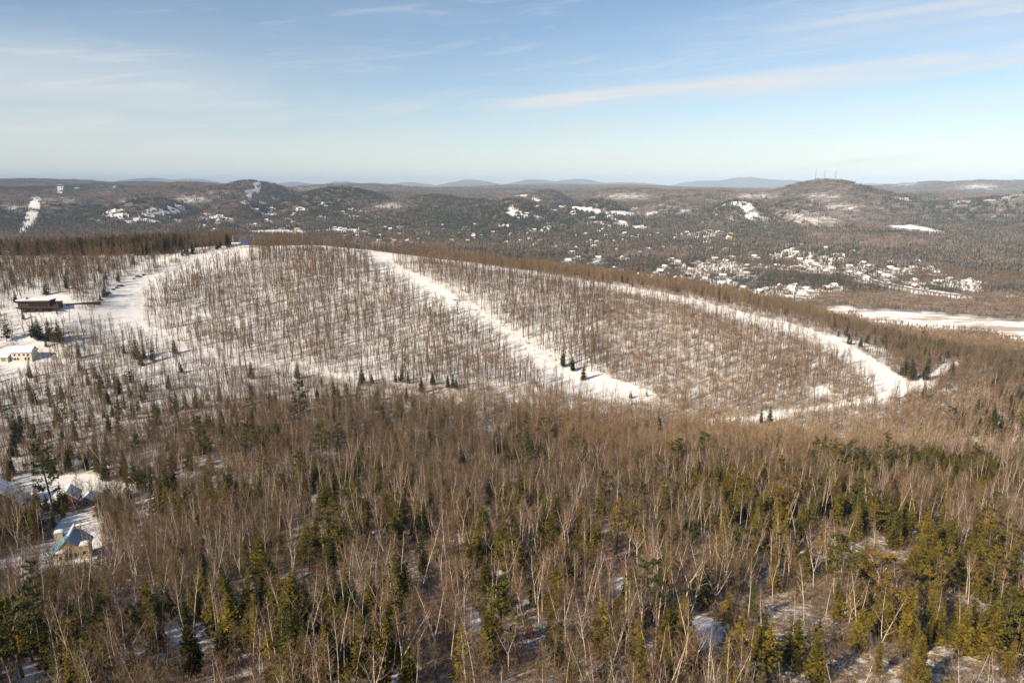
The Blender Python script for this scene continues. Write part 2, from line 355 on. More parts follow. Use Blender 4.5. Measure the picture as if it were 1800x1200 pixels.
# ------------------------------------------------------------------ mesh helpers
class MB:
    """collects tubes, boxes, triangles; faces carry a material slot"""
    def __init__(self):
        self.v, self.t, self.q, self.tm, self.qm, self.n = [], [], [], [], [], 0
    def add(self, v, tris=None, quads=None, mat=0):
        v = np.asarray(v, float).reshape(-1, 3)
        if tris is not None and len(tris):
            a = np.asarray(tris, int).reshape(-1, 3) + self.n
            self.t.append(a); self.tm.append(np.full(len(a), mat))
        if quads is not None and len(quads):
            a = np.asarray(quads, int).reshape(-1, 4) + self.n
            self.q.append(a); self.qm.append(np.full(len(a), mat))
        self.v.append(v); self.n += len(v)
    def merge(self, o, mat_shift=0, mtx=None):
        v = np.vstack(o.v)
        if mtx is not None:
            v = v @ np.array(mtx[0]).T + np.array(mtx[1])
        n0 = self.n
        self.v.append(v); self.n += len(v)
        for a, m in zip(o.t, o.tm):
            self.t.append(a + n0); self.tm.append(m + mat_shift)
        for a, m in zip(o.q, o.qm):
            self.q.append(a + n0); self.qm.append(m + mat_shift)
    def box(self, x0, x1, y0, y1, z0, z1, mat=0):
        v = [(x0, y0, z0), (x1, y0, z0), (x1, y1, z0), (x0, y1, z0), (x0, y0, z1), (x1, y0, z1), (x1, y1, z1), (x0, y1, z1)]
        self.add(v, quads=[(0, 3, 2, 1), (4, 5, 6, 7), (0, 1, 5, 4), (1, 2, 6, 5), (2, 3, 7, 6), (3, 0, 4, 7)], mat=mat)
    def prism(self, prof, y0, y1, mat=0):
        """profile of (x, z) points, counter-clockwise seen from -y, extruded along y"""
        n = len(prof)
        v = [(x, y0, z) for x, z in prof] + [(x, y1, z) for x, z in prof]
        self.add(v, tris=[(0, i, i + 1) for i in range(1, n - 1)] + [(n, n + i + 1, n + i) for i in range(1, n - 1)],
                 quads=[(i, n + i, n + (i + 1) % n, (i + 1) % n) for i in range(n)], mat=mat)
    def tube(self, pts, rad, sides=5, mat=0, cap=False):
        pts = np.asarray(pts, float)
        n = len(pts)
        d = np.gradient(pts, axis=0)
        d /= np.linalg.norm(d, axis=1)[:, None] + 1e-9
        ref = np.array([0.31, 0.95, 0.05]) if abs(d[0][2]) > 0.7 else np.array([0.05, 0.1, 1.0])
        a = np.cross(d, ref); a /= np.linalg.norm(a, axis=1)[:, None] + 1e-9
        b = np.cross(d, a)
        an = np.arange(sides) * 2 * math.pi / sides
        r = np.asarray(rad, float)[:, None, None]
        v = pts[:, None] + r * (a[:, None] * np.cos(an)[None, :, None] + b[:, None] * np.sin(an)[None, :, None])
        q = []
        for i in range(n - 1):
            for k in range(sides):
                k2 = (k + 1) % sides
                q.append((i * sides + k, i * sides + k2, (i + 1) * sides + k2, (i + 1) * sides + k))
        t = []
        if cap:
            t = [((n - 1) * sides, (n - 1) * sides + k, (n - 1) * sides + k + 1) for k in range(1, sides - 1)]
        self.add(v.reshape(-1, 3), tris=t, quads=q, mat=mat)
    def twigs(self, P, D, L, W, rng, mat=0):
        P, D = np.asarray(P, float), np.asarray(D, float)
        n = len(P)
        D = D / (np.linalg.norm(D, axis=1)[:, None] + 1e-9)
        pr = np.cross(D, rng.normal(size=(n, 3)))
        pr /= np.linalg.norm(pr, axis=1)[:, None] + 1e-9
        L = np.broadcast_to(np.asarray(L, float), (n,))[:, None]
        W = np.broadcast_to(np.asarray(W, float), (n,))[:, None]
        v = np.stack([P - pr * W / 2, P + pr * W / 2, P + D * L], axis=1).reshape(-1, 3)
        self.add(v, tris=np.arange(3 * n).reshape(-1, 3), mat=mat)
    def kites(self, P, D, L, W, rng, flat=0.5, mat=0):
        P, D = np.asarray(P, float), np.asarray(D, float)
        n = len(P)
        D = D / (np.linalg.norm(D, axis=1)[:, None] + 1e-9)
        pr = np.cross(D, np.array([0, 0, 1.0]) + flat * rng.normal(size=(n, 3)))
        pr /= np.linalg.norm(pr, axis=1)[:, None] + 1e-9
        L = np.broadcast_to(np.asarray(L, float), (n,))[:, None]
        W = np.broadcast_to(np.asarray(W, float), (n,))[:, None]
        up = np.cross(pr, D)
        v = np.stack([P, P + D * L * 0.45 - pr * W / 2 - up * W * 0.12, P + D * L, P + D * L * 0.45 + pr * W / 2 - up * W * 0.12], axis=1).reshape(-1, 3)
        self.add(v, quads=np.arange(4 * n).reshape(-1, 4), mat=mat)
    def arrays(self):
        v = np.vstack(self.v)
        t = np.vstack(self.t) if self.t else np.zeros((0, 3), int)
        q = np.vstack(self.q) if self.q else np.zeros((0, 4), int)
        m = np.concatenate([np.concatenate(self.tm) if self.tm else np.zeros(0, int), np.concatenate(self.qm) if self.qm else np.zeros(0, int)])
        return v, t, q, m
def make_mesh(name, v, t, q, m, mats, smooth=False):
    me = bpy.data.meshes.new(name)
    me.vertices.add(len(v))
    me.vertices.foreach_set("co", np.asarray(v, np.float32).ravel())
    nt_, nq = len(t), len(q)
    me.loops.add(nt_ * 3 + nq * 4)
    me.loops.foreach_set("vertex_index", np.concatenate([t.ravel(), q.ravel()]).astype(np.int32))
    me.polygons.add(nt_ + nq)
    me.polygons.foreach_set("loop_start", np.concatenate([np.arange(nt_) * 3, nt_ * 3 + np.arange(nq) * 4]).astype(np.int32))
    me.polygons.foreach_set("material_index", m.astype(np.int32))
    me.polygons.foreach_set("use_smooth", np.full(nt_ + nq, bool(smooth)))
    for x in mats:
        me.materials.append(x)
    me.update(calc_edges=True)
    return me
def mb_mesh(name, mb, mats, smooth=False):
    return make_mesh(name, *mb.arrays(), mats if isinstance(mats, (list, tuple)) else [mats], smooth)
def tag(o, label=None, cat=None, group=None, kind=None):
    if label: o["label"] = label
    if cat: o["category"] = cat
    if group: o["group"] = group
    if kind: o["kind"] = kind
    return o
def obj(name, mb, mats, parent=None, smooth=False):
    o = bpy.data.objects.new(name, mb if isinstance(mb, bpy.types.Mesh) else mb_mesh(name, mb, mats, smooth))
    COL.objects.link(o)
    if parent is not None:
        o.parent = parent
    return o
def empty(name, loc, rz=0.0):
    o = bpy.data.objects.new(name, None)
    COL.objects.link(o)
    o.location = loc
    o.rotation_euler = (0, 0, rz)
    return o

# ------------------------------------------------------------------ materials
def new_mat(name):
    m = bpy.data.materials.new(name)
    m.use_nodes = True
    n = m.node_tree
    n.nodes.clear()
    out = n.nodes.new("ShaderNodeOutputMaterial")
    return m, n, out
def ramp(n, fac, stops):
    r = n.nodes.new("ShaderNodeValToRGB")
    e = r.color_ramp.elements
    while len(e) > 1:
        e.remove(e[-1])
    e[0].position, e[0].color = stops[0][0], (*stops[0][1], 1)
    for p, c in stops[1:]:
        x = e.new(p); x.color = (*c, 1)
    if fac is not None:
        n.links.new(fac, r.inputs[0])
    return r.outputs[0]
def mathn(n, op, a, b=None, clamp=False):
    x = n.nodes.new("ShaderNodeMath"); x.operation = op; x.use_clamp = clamp
    for i, s in enumerate((a, b)):
        if s is None: continue
        if isinstance(s, (int, float)): x.inputs[i].default_value = s
        else: n.links.new(s, x.inputs[i])
    return x.outputs[0]
def noise(n, scale, detail=3, rough=0.55, vec=None, dim=None):
    x = n.nodes.new("ShaderNodeTexNoise")
    x.inputs["Scale"].default_value = scale
    x.inputs["Detail"].default_value = detail
    x.inputs["Roughness"].default_value = rough
    if vec is not None: n.links.new(vec, x.inputs["Vector"])
    return x.outputs[0]
def mixrgb(n, fac, a, b, blend='MIX'):
    x = n.nodes.new("ShaderNodeMix"); x.data_type = 'RGBA'; x.blend_type = blend
    for i, s in ((0, fac), (6, a), (7, b)):
        if isinstance(s, (int, float)): x.inputs[i].default_value = s
        elif isinstance(s, tuple): x.inputs[i].default_value = (*s, 1)
        else: n.links.new(s, x.inputs[i])
    return x.outputs[2]
def maprange(n, v, a, b, c=0.0, d=1.0):
    x = n.nodes.new("ShaderNodeMapRange"); x.interpolation_type = 'SMOOTHSTEP'
    n.links.new(v, x.inputs[0])
    for i, s in enumerate((a, b, c, d)): x.inputs[i + 1].default_value = s
    return x.outputs[0]
def plant_mat(name, stops, var=0.25, use_tone=True, nscale=0.6):
    """diffuse plant colour: a ramp over the tree's own tone, varied by noise along the plant"""
    m, n, out = new_mat(name)
    a = n.nodes.new("ShaderNodeAttribute"); a.attribute_type = 'INSTANCER'; a.attribute_name = "tone"
    g = n.nodes.new("ShaderNodeNewGeometry")
    nz = noise(n, nscale, 2, 0.5, g.outputs["Position"])
    fac = a.outputs["Fac"] if use_tone else nz
    c = ramp(n, fac, stops)
    k = maprange(n, nz, 0.3, 0.7, 1 - var, 1 + var)
    hsv = n.nodes.new("ShaderNodeHueSaturation")
    n.links.new(k, hsv.inputs["Value"]); n.links.new(c, hsv.inputs["Color"])
    d = n.nodes.new("ShaderNodeBsdfDiffuse")
    n.links.new(hsv.outputs[0], d.inputs[0])
    n.links.new(d.outputs[0], out.inputs[0])
    return m
M = {}
M["twig"] = plant_mat("bare_twigs", [(0.0, (0.15, 0.116, 0.075)), (0.35, (0.20, 0.14, 0.080)), (0.6, (0.235, 0.148, 0.083)), (0.8, (0.31, 0.215, 0.118)), (1.0, (0.38, 0.28, 0.155))], 0.3)
M["bark"] = plant_mat("grey_brown_bark", [(0.0, (0.125, 0.095, 0.069)), (0.5, (0.165, 0.118, 0.082)), (0.8, (0.27, 0.20, 0.135)), (1.0, (0.34, 0.27, 0.18))], 0.3)
M["birchtwig"] = plant_mat("birch_twigs", [(0.0, (0.175, 0.13, 0.094)), (0.5, (0.195, 0.126, 0.088)), (1.0, (0.22, 0.127, 0.088))], 0.25)
M["spruce"] = plant_mat("spruce_needles", [(0.0, (0.026, 0.034, 0.016)), (0.3, (0.046, 0.050, 0.015)), (0.65, (0.110, 0.092, 0.017)), (1.0, (0.185, 0.135, 0.024))], 0.3)
M["pine"] = plant_mat("pine_needles", [(0.0, (0.045, 0.056, 0.020)), (0.6, (0.088, 0.085, 0.019)), (0.9, (0.115, 0.102, 0.02)), (1.0, (0.17, 0.115, 0.025))], 0.3)
M["conbark"] = plant_mat("conifer_bark", [(0.0, (0.09, 0.07, 0.055)), (1.0, (0.12, 0.095, 0.07))], 0.25)
M["red"] = plant_mat("dead_red_needles", [(0.0, (0.19, 0.06, 0.03)), (1.0, (0.24, 0.08, 0.035))], 0.3)
M["deadwood"] = plant_mat("bleached_dead_wood", [(0.0, (0.42, 0.36, 0.29)), (1.0, (0.5, 0.44, 0.36))], 0.2)
def birch_bark():
    m, n, out = new_mat("white_birch_bark")
    g = n.nodes.new("ShaderNodeNewGeometry")
    mp = n.nodes.new("ShaderNodeMapping"); mp.inputs["Scale"].default_value = (1.2, 1.2, 4.0)
    n.links.new(g.outputs["Position"], mp.inputs[0])
    nz = noise(n, 1.3, 3, 0.6, mp.outputs[0])
    c = ramp(n, nz, [(0.30, (0.20, 0.15, 0.12)), (0.42, (0.54, 0.45, 0.36)), (0.7, (0.74, 0.65, 0.54))])
    d = n.nodes.new("ShaderNodeBsdfDiffuse")
    n.links.new(c, d.inputs[0]); n.links.new(d.outputs[0], out.inputs[0])
    return m
M["birch"] = birch_bark()
def snow_ground():
    m, n, out = new_mat("snow_and_forest_floor")
    g = n.nodes.new("ShaderNodeNewGeometry"); P = g.outputs["Position"]
    def attr(nm):
        a = n.nodes.new("ShaderNodeAttribute"); a.attribute_type = 'GEOMETRY'; a.attribute_name = nm
        return a.outputs["Fac"]
    clear, far, lake, run, litter = attr("clear"), attr("far"), attr("lake"), attr("run"), attr("litter")
    snow = ramp(n, noise(n, 0.08, 5, 0.6, P), [(0.3, (0.66, 0.655, 0.65)), (0.7, (0.75, 0.74, 0.73))])
    # litter, stumps, stalks and rocks poking through the snow, plus tree shade put into the brown
    lit = maprange(n, noise(n, 0.55, 6, 0.75, P), 0.42, 0.58)
    lit2 = maprange(n, noise(n, 0.05, 4, 0.6, P), 0.40, 0.62)
    brown = ramp(n, noise(n, 0.7, 3, 0.5, P), [(0.3, (0.14, 0.098, 0.065)), (0.7, (0.30, 0.22, 0.15))])
    amt = mathn(n, 'MULTIPLY', mathn(n, 'ADD', mathn(n, 'MULTIPLY', lit, 0.75), mathn(n, 'MULTIPLY', lit2, 0.35)), 1.0)
    floor = mixrgb(n, mathn(n, 'MULTIPLY', amt, litter, True), snow, brown)
    # far off: the closed woods of the hills
    fn = noise(n, 0.035, 6, 0.75, P)
    fb = noise(n, 0.0022, 5, 0.6, P)
    dark = ramp(n, fn, [(0.35, (0.045, 0.042, 0.036)), (0.47, (0.115, 0.092, 0.078)), (0.56, (0.19, 0.155, 0.135)), (0.66, (0.46, 0.43, 0.41))])
    dark2 = mixrgb(n, mathn(n, 'MULTIPLY', maprange(n, fb, 0.48, 0.66), 0.6), dark, (0.05, 0.05, 0.04))
    col = mixrgb(n, maprange(n, mathn(n, 'ADD', far, mathn(n, 'MULTIPLY', mathn(n, 'SUBTRACT', noise(n, 0.03, 5, 0.8, P), 0.5), 1.5)), 0.2, 0.75), floor, dark2)
    trail = ramp(n, noise(n, 0.22, 5, 0.65, P), [(0.3, (0.62, 0.61, 0.60)), (0.5, (0.74, 0.73, 0.72)), (0.7, (0.80, 0.79, 0.78))])
    col = mixrgb(n, maprange(n, mathn(n, 'ADD', clear, mathn(n, 'MULTIPLY', mathn(n, 'SUBTRACT', noise(n, 0.12, 4, 0.7, P), 0.5), 0.6)), 0.3, 0.6), col, trail)
    # frozen marsh: reeds in streaks along the shore
    mp = n.nodes.new("ShaderNodeMapping"); mp.inputs["Scale"].default_value = (0.012, 0.05, 0.05); mp.inputs["Rotation"].default_value = (0, 0, 0.15)
    n.links.new(P, mp.inputs[0])
    reed = maprange(n, noise(n, 1.0, 6, 0.75, mp.outputs[0]), 0.45, 0.55)
    lk = mixrgb(n, mathn(n, 'MULTIPLY', reed, 0.8), (0.80, 0.795, 0.79), (0.26, 0.19, 0.13))
    col = mixrgb(n, lake, col, lk)
    # brown grass stalks on the edges of the groomed runs
    b = n.nodes.new("ShaderNodeBump"); b.inputs["Distance"].default_value = 0.5; b.inputs["Strength"].default_value = 0.6
    h = mathn(n, 'ADD', mathn(n, 'MULTIPLY', noise(n, 0.16, 4, 0.6, P), 1.2), mathn(n, 'MULTIPLY', noise(n, 0.9, 3, 0.6, P), 0.25))
    n.links.new(h, b.inputs["Height"])
    d = n.nodes.new("ShaderNodeBsdfDiffuse"); d.inputs["Roughness"].default_value = 0.3
    n.links.new(col, d.inputs[0]); n.links.new(b.outputs[0], d.inputs["Normal"])
    n.links.new(d.outputs[0], out.inputs[0])
    return m
M["ground"] = snow_ground()
def paint(name, col, rough=0.6, var=0.12, scale=1.5, stretch=(1, 1, 1), metal=0.0, spec=0.3):
    m, n, out = new_mat(name)
    t = n.nodes.new("ShaderNodeTexCoord")
    mp = n.nodes.new("ShaderNodeMapping"); mp.inputs["Scale"].default_value = stretch
    n.links.new(t.outputs["Object"], mp.inputs[0])
    nz = noise(n, scale, 4, 0.6, mp.outputs[0])
    hsv = n.nodes.new("ShaderNodeHueSaturation"); hsv.inputs["Color"].default_value = (*col, 1)
    n.links.new(maprange(n, nz, 0.3, 0.7, 1 - var, 1 + var), hsv.inputs["Value"])
    p = n.nodes.new("ShaderNodeBsdfPrincipled")
    p.inputs["Roughness"].default_value = rough; p.inputs["Metallic"].default_value = metal
    p.inputs["Specular IOR Level"].default_value = spec
    n.links.new(hsv.outputs[0], p.inputs["Base Color"]); n.links.new(p.outputs[0], out.inputs[0])
    return m
M["snow"] = paint("roof_snow", (0.82, 0.815, 0.81), 0.8, 0.04, 0.8)
M["wood"] = paint("brown_wood_siding", (0.060, 0.031, 0.022), 0.7, 0.25, 1.0, (0.3, 0.3, 6))
M["darkwood"] = paint("dark_stained_wood", (0.05, 0.028, 0.022), 0.7, 0.25, 1.0, (0.4, 0.4, 5))
M["redwood"] = paint("red_brown_siding", (0.20, 0.075, 0.05), 0.7, 0.2, 1.0, (0.3, 0.3, 6))
M["cream"] = paint("cream_stucco", (0.47, 0.375, 0.235), 0.85, 0.1, 1.2)
M["white"] = paint("white_siding", (0.62, 0.58, 0.50), 0.7, 0.08, 1.0, (0.3, 0.3, 8))
M["blue"] = paint("blue_sheet_metal_roof", (0.12, 0.27, 0.40), 0.45, 0.08, 2.0, (6, 0.2, 0.2))
M["glass"] = paint("dark_window_glass", (0.02, 0.022, 0.028), 0.12, 0.05, 1, spec=0.5)
M["steel"] = paint("grey_steel", (0.16, 0.17, 0.18), 0.5, 0.15, 2)
M["lightsteel"] = paint("pale_painted_steel", (0.45, 0.46, 0.47), 0.5, 0.1, 2)
M["bluepaint"] = paint("blue_painted_housing", (0.06, 0.10, 0.22), 0.5, 0.1, 2)
M["asphalt"] = paint("salted_asphalt", (0.22, 0.20, 0.19), 0.9, 0.2, 0.1)
M["rock"] = paint("dark_granite", (0.09, 0.08, 0.075), 0.9, 0.35, 0.5)
M["grey"] = paint("grey_stucco", (0.22, 0.21, 0.21), 0.85, 0.1, 1)

# ------------------------------------------------------------------ the ground: one sheet round the camera, out to the horizon
AZ_D = np.linspace(-46, 46, 790)
AZ = np.radians(np.concatenate([AZ_D, np.linspace(46, 314, 60)[1:-1]]))
_r, rr = 14.0, []
while _r < 32500:
    rr.append(_r)
    _r *= 1 + (0.016 if _r < 120 else 0.0115 if _r < 330 else 0.0058 if _r < 780 else 0.0105 if _r < 9000 else 0.016)
RR = np.array(rr)
GX = RR[:, None] * np.sin(AZ)[None]
GY = RR[:, None] * np.cos(AZ)[None]
GZ = ground(GX, GY)
NR, NA = GX.shape
run_, clear_, lake_, thin_ = masks(GX, GY, GZ)
def blur(a):
    b = a.copy()
    b[1:-1] = (a[:-2] + 2 * a[1:-1] + a[2:]) / 4
    b2 = b.copy()
    b2[:, 1:-1] = (b[:, :-2] + 2 * b[:, 1:-1] + b[:, 2:]) / 4
    return b2
clear_a = blur(np.maximum(run_, clear_))
far_a = (.7 * sstep(760, 1000, np.hypot(GX, GY)) + .3 * sstep(1500, 3200, np.hypot(GX, GY))) * (1 - 0.60 * blur(thin_))
_px, _py, _dp = proj(GX, GY, GZ)
litter_shade_a = np.interp(np.hypot(GX, GY), [250, 300, 400], [1.7, 1.5, .6]) * np.where((_px < 420) & (_py < 920), .55, 1.0) * np.where((_dp > 395) & (_px < 1050), .38, np.where((_px > 1560) & (_py < 760) & (_dp > 360) & (_dp < 700), 2.2, np.where(_dp > 395, .6, 1.0)))  # brown cover heaviest close by, standing for brush and tree shade
for _ in range(6):
    litter_shade_a = blur(litter_shade_a)
# horizon angle in front of every place, to skip woods that hills hide
_ang = (GZ - ZC) / RR[:, None]
HORIZ = np.maximum.accumulate(_ang, axis=0)
def hidden(x, y, ztop, margin=10.0):
    r = np.hypot(x, y)
    ia = np.clip(np.searchsorted(AZ[:790], np.arctan2(x, y)), 1, 789)
    ir = np.clip(np.searchsorted(RR, r * 0.985) - 1, 0, NR - 1)
    h = np.maximum(np.minimum(HORIZ[ir, ia], HORIZ[ir, ia - 1]), -9)
    return (ztop + margin - ZC) / r < h
def hit(px, py, near=60, far=1400):
    """where the view line of a photo pixel meets the ground (one column of the polar grid)"""
    r = ray(px, py)
    a = math.atan2(r[0], r[1])
    ia = int(np.clip(np.searchsorted(AZ[:790], a), 1, 789))
    t = np.clip((a - AZ[ia - 1]) / (AZ[ia] - AZ[ia - 1]), 0, 1)
    z = GZ[:, ia - 1] * (1 - t) + GZ[:, ia] * t
    hr = math.hypot(r[0], r[1])
    gap = ZC + r[2] / hr * RR - z
    k = np.nonzero((gap < 0) & (RR / hr > near) & (RR / hr < far))[0]
    k = int(k[0]) if len(k) else int(np.searchsorted(RR, far * hr)) - 1
    if k > 0 and gap[k - 1] > 0 > gap[k]:
        f = gap[k - 1] / (gap[k - 1] - gap[k])
    else:
        f = 1.0
    R_ = RR[k - 1] * (1 - f) + RR[k] * f
    x, y = r[0] / hr * R_, r[1] / hr * R_
    return x, y, float(z[k - 1] * (1 - f) + z[k] * f), R_ / hr
idx = np.arange(NR * NA).reshape(NR, NA)
i0, i1 = idx[:-1], idx[1:]
nx0, nx1 = np.roll(i0, -1, 1), np.roll(i1, -1, 1)
QUADS = np.stack([i0, i1, nx1, nx0], -1).reshape(-1, 4)[:, ::-1]
VERTS = np.stack([GX, GY, GZ], -1).reshape(-1, 3)
cv = np.array([[0, 0, ground(np.array([0.0]), np.array([0.0]))[0]]])
cen = len(VERTS)
fan = np.stack([np.full(NA, cen), idx[0], np.roll(idx[0], -1)], -1)[:, ::-1]
def ground_sheet(name, quads, tris, verts, lift=0.0, **at):
    used = np.unique(np.concatenate([quads.ravel(), tris.ravel()]))
    mp = np.full(len(verts), -1); mp[used] = np.arange(len(used))
    v = verts[used].copy(); v[:, 2] += lift
    me = make_mesh(name, v, mp[tris] if len(tris) else np.zeros((0, 3), int), mp[quads], np.zeros(len(quads) + len(tris), int), [M["ground"]], True)
    for k, a in at.items():
        at_ = me.attributes.new(k, 'FLOAT', 'POINT')
        at_.data.foreach_set("value", np.asarray(a)[used].astype(np.float32))
    o = bpy.data.objects.new(name, me)
    COL.objects.link(o)
    return o
ext = lambda a: np.append(a.ravel(), 0.0)
AT = dict(litter=ext(litter_shade_a), clear=ext(clear_a), far=ext(far_a), lake=ext(blur(lake_)), run=ext(run_))
gr = ground_sheet("snowy_ground", QUADS, fan, np.vstack([VERTS, cv]), 0, **AT)
tag(gr, "snow-covered forest floor and wooded hills reaching to the horizon", kind="structure")
def patch(mask, d0, d1, lift, name, label):
    rq = np.hypot(GX, GY)
    m = (mask > 0.5) & (rq > d0) & (rq < d1)
    mq = m.reshape(-1)[QUADS].all(1)
    o = ground_sheet(name, QUADS[mq], np.zeros((0, 3), int), np.vstack([VERTS, cv]), lift, **AT)
    tag(o, label, kind="structure")
patch(run_, 300, 800, 0.10, "ski_run", "groomed white ski runs around and down the wooded hill")
patch(lake_, 700, 1500, 0.06, "frozen_lake", "flat frozen lake with brown reeds in the valley")

# ------------------------------------------------------------------ trees: one builder per kind, several grown shapes of each
def unit(v):
    return v / (np.linalg.norm(v, axis=-1, keepdims=True) + 1e-9)
def hardwood(seed, H=16.0, start=0.45, nl=14, spread=0.22, elev=(32, 62), n2=5, ntw=5, tw=0.03, fork=0.0, lean=0.0, nlead=2, r0=0.012, sides=5, limb_in_trunk=True, splay=(12, 24)):
    rng = np.random.default_rng(seed)
    T, C = MB(), MB()
    stems = []
    la = rng.uniform(0, 6.28)
    def stem(base, d, length, ra, rb, n=7):
        pts, p, dd = [np.array(base)], np.array(base, float), np.array(d, float)
        for i in range(n - 1):
            dd = unit(dd + rng.normal(0, 0.035, 3) + np.array([0, 0, 0.03]))
            p = p + dd * length / (n - 1)
            pts.append(p)
        pts = np.array(pts)
        rad = np.linspace(ra, rb, n)
        T.tube(pts, rad, sides)
        return pts, rad
    d0 = unit(np.array([math.cos(la) * lean, math.sin(la) * lean, 1.0]))
    R = H * r0
    if fork > 0:
        pts, rad = stem((0, 0, -0.6), d0, H * fork + 0.6, R, R * 0.72)
        a0 = rng.uniform(0, 6.28)
        for k in range(nlead):
            a = a0 + k * 2 * math.pi / nlead + rng.normal(0, 0.3)
            s = math.tan(math.radians(rng.uniform(*splay)))
            dd = unit(d0 + np.array([math.cos(a) * s, math.sin(a) * s, 0]))
            ps, rs = stem(pts[-1], dd, H * (1 - fork) * rng.uniform(0.85, 1.05), R * 0.55, R * 0.09)
            stems.append((ps, rs, 0.12, max(int(nl * 0.65), 4)))
    else:
        pts, rad = stem((0, 0, -0.6), d0, H + 0.6, R, R * 0.10, 9)
        stems.append((pts, rad, start, nl))
    tp, td, tl = [], [], []
    for ps, rs, st, n in stems:
        L0 = np.linalg.norm(ps[-1] - ps[0])
        for i in range(n):
            t = st + (0.97 - st) * (i + rng.uniform(0.1, 0.9)) / n
            f = t * (len(ps) - 1); k = min(int(f), len(ps) - 2); f -= k
            b = ps[k] * (1 - f) + ps[k + 1] * f
            r = rs[k] * (1 - f) + rs[k + 1] * f
            a = i * 2.4 + rng.normal(0, 0.4)
            e = math.radians(rng.uniform(*elev))
            ll = spread * H * (1.15 - 0.75 * (t - st) / (1 - st)) * rng.uniform(0.65, 1.2) * (0.75 if fork > 0 else 1)
            d = np.array([math.cos(a) * math.cos(e), math.sin(a) * math.cos(e), math.sin(e)])
            lp = [b]; p = b
            for s in range(3):
                d = unit(d + np.array([0, 0, 0.16]) + rng.normal(0, 0.09, 3))
                p = p + d * ll / 3
                lp.append(p)
            lp = np.array(lp)
            rl = min(r * 0.5, 0.011 * ll + 0.015)
            T.tube(lp, np.linspace(rl, rl * 0.25, 4), 3)
            for j in range(n2):
                s = rng.uniform(0.25, 1.0) * 3; q = min(int(s), 2); s -= q
                bb = lp[q] * (1 - s) + lp[q + 1] * s
                d2 = unit(unit(lp[q + 1] - lp[q]) + rng.normal(0, 0.55, 3) + np.array([0, 0, 0.15]))
                l2 = ll * rng.uniform(0.3, 0.55)
                C.twigs([bb], [d2], l2, tw * 1.5, rng)
                u = rng.uniform(0.15, 1.0, ntw)[:, None]
                tp.append(bb + d2 * l2 * u)
                td.append(unit(d2 + rng.normal(0, 0.5, (ntw, 3)) + np.array([0, 0, 0.25])))
                tl.append(l2 * rng.uniform(0.35, 0.8, ntw))
    if tp:
        C.twigs(np.vstack(tp), np.vstack(td), np.concatenate(tl), tw, rng)
    return T, C
def conifer(seed, H=12.0, R=2.3, nw=28, per=10, sub=4, power=0.8, droop=-0.18, base=0.06, kw=0.42, flat=0.45, jag=0.2, uplift=0.12):
    rng = np.random.default_rng(seed)
    T, C = MB(), MB()
    T.tube([(0, 0, -0.6), (0, 0, H * 0.5), (0, 0, H * 0.97)], [H * 0.013, H * 0.008, 0.02], 5)
    P, D, L, W = [], [], [], []
    lop = rng.uniform(0, 6.28)
    for i in range(nw):
        t = base + (0.985 - base) * ((i + rng.uniform(0, 0.6)) / nw) ** 0.92
        rad = R * (1 - t) ** power * (1 - 0.35 * max(0, 0.18 - t) / 0.18) + 0.12
        n = max(3, int(per * (0.55 + 0.6 * (1 - t))))
        a0 = rng.uniform(0, 6.28)
        for k in range(n):
            a = a0 + k * 2 * math.pi / n + rng.normal(0, 0.22)
            l = rad * rng.uniform(1 - jag * 1.6, 1 + jag) * (1 + 0.12 * math.cos(a - lop))
            up = uplift + (0.9 * max(t - 0.75, 0) * 2) + droop * (1 - t) + rng.normal(0, 0.08)
            d = unit(np.array([math.cos(a), math.sin(a), up]))
            b = np.array([0, 0, t * H])
            for s in range(sub):
                f = (s + rng.uniform(0.1, 0.6)) / sub
                sd = 0 if s == sub - 1 else rng.choice([-1, 1]) * rng.uniform(0.35, 0.9)
                ca, sa = math.cos(a + sd), math.sin(a + sd)
                P.append(b + d * l * f * 0.95 + np.array([0, 0, -0.10 * l * f * f]))
                D.append(np.array([ca, sa, up + rng.normal(-0.05, 0.16)]))
                L.append(l * (0.52 if s < sub - 1 else 0.42) * rng.uniform(0.7, 1.15) * (1.25 - 0.55 * f))
                W.append(l * kw * rng.uniform(0.65, 1.15) * (1.2 - 0.5 * f))
    P.append(np.array([0, 0, H * 0.955])); D.append(np.array([0.02, 0, 1])); L.append(H * 0.05); W.append(0.16)
    C.kites(np.array(P), np.array(D), np.array(L), np.array(W), rng, flat)
    return T, C
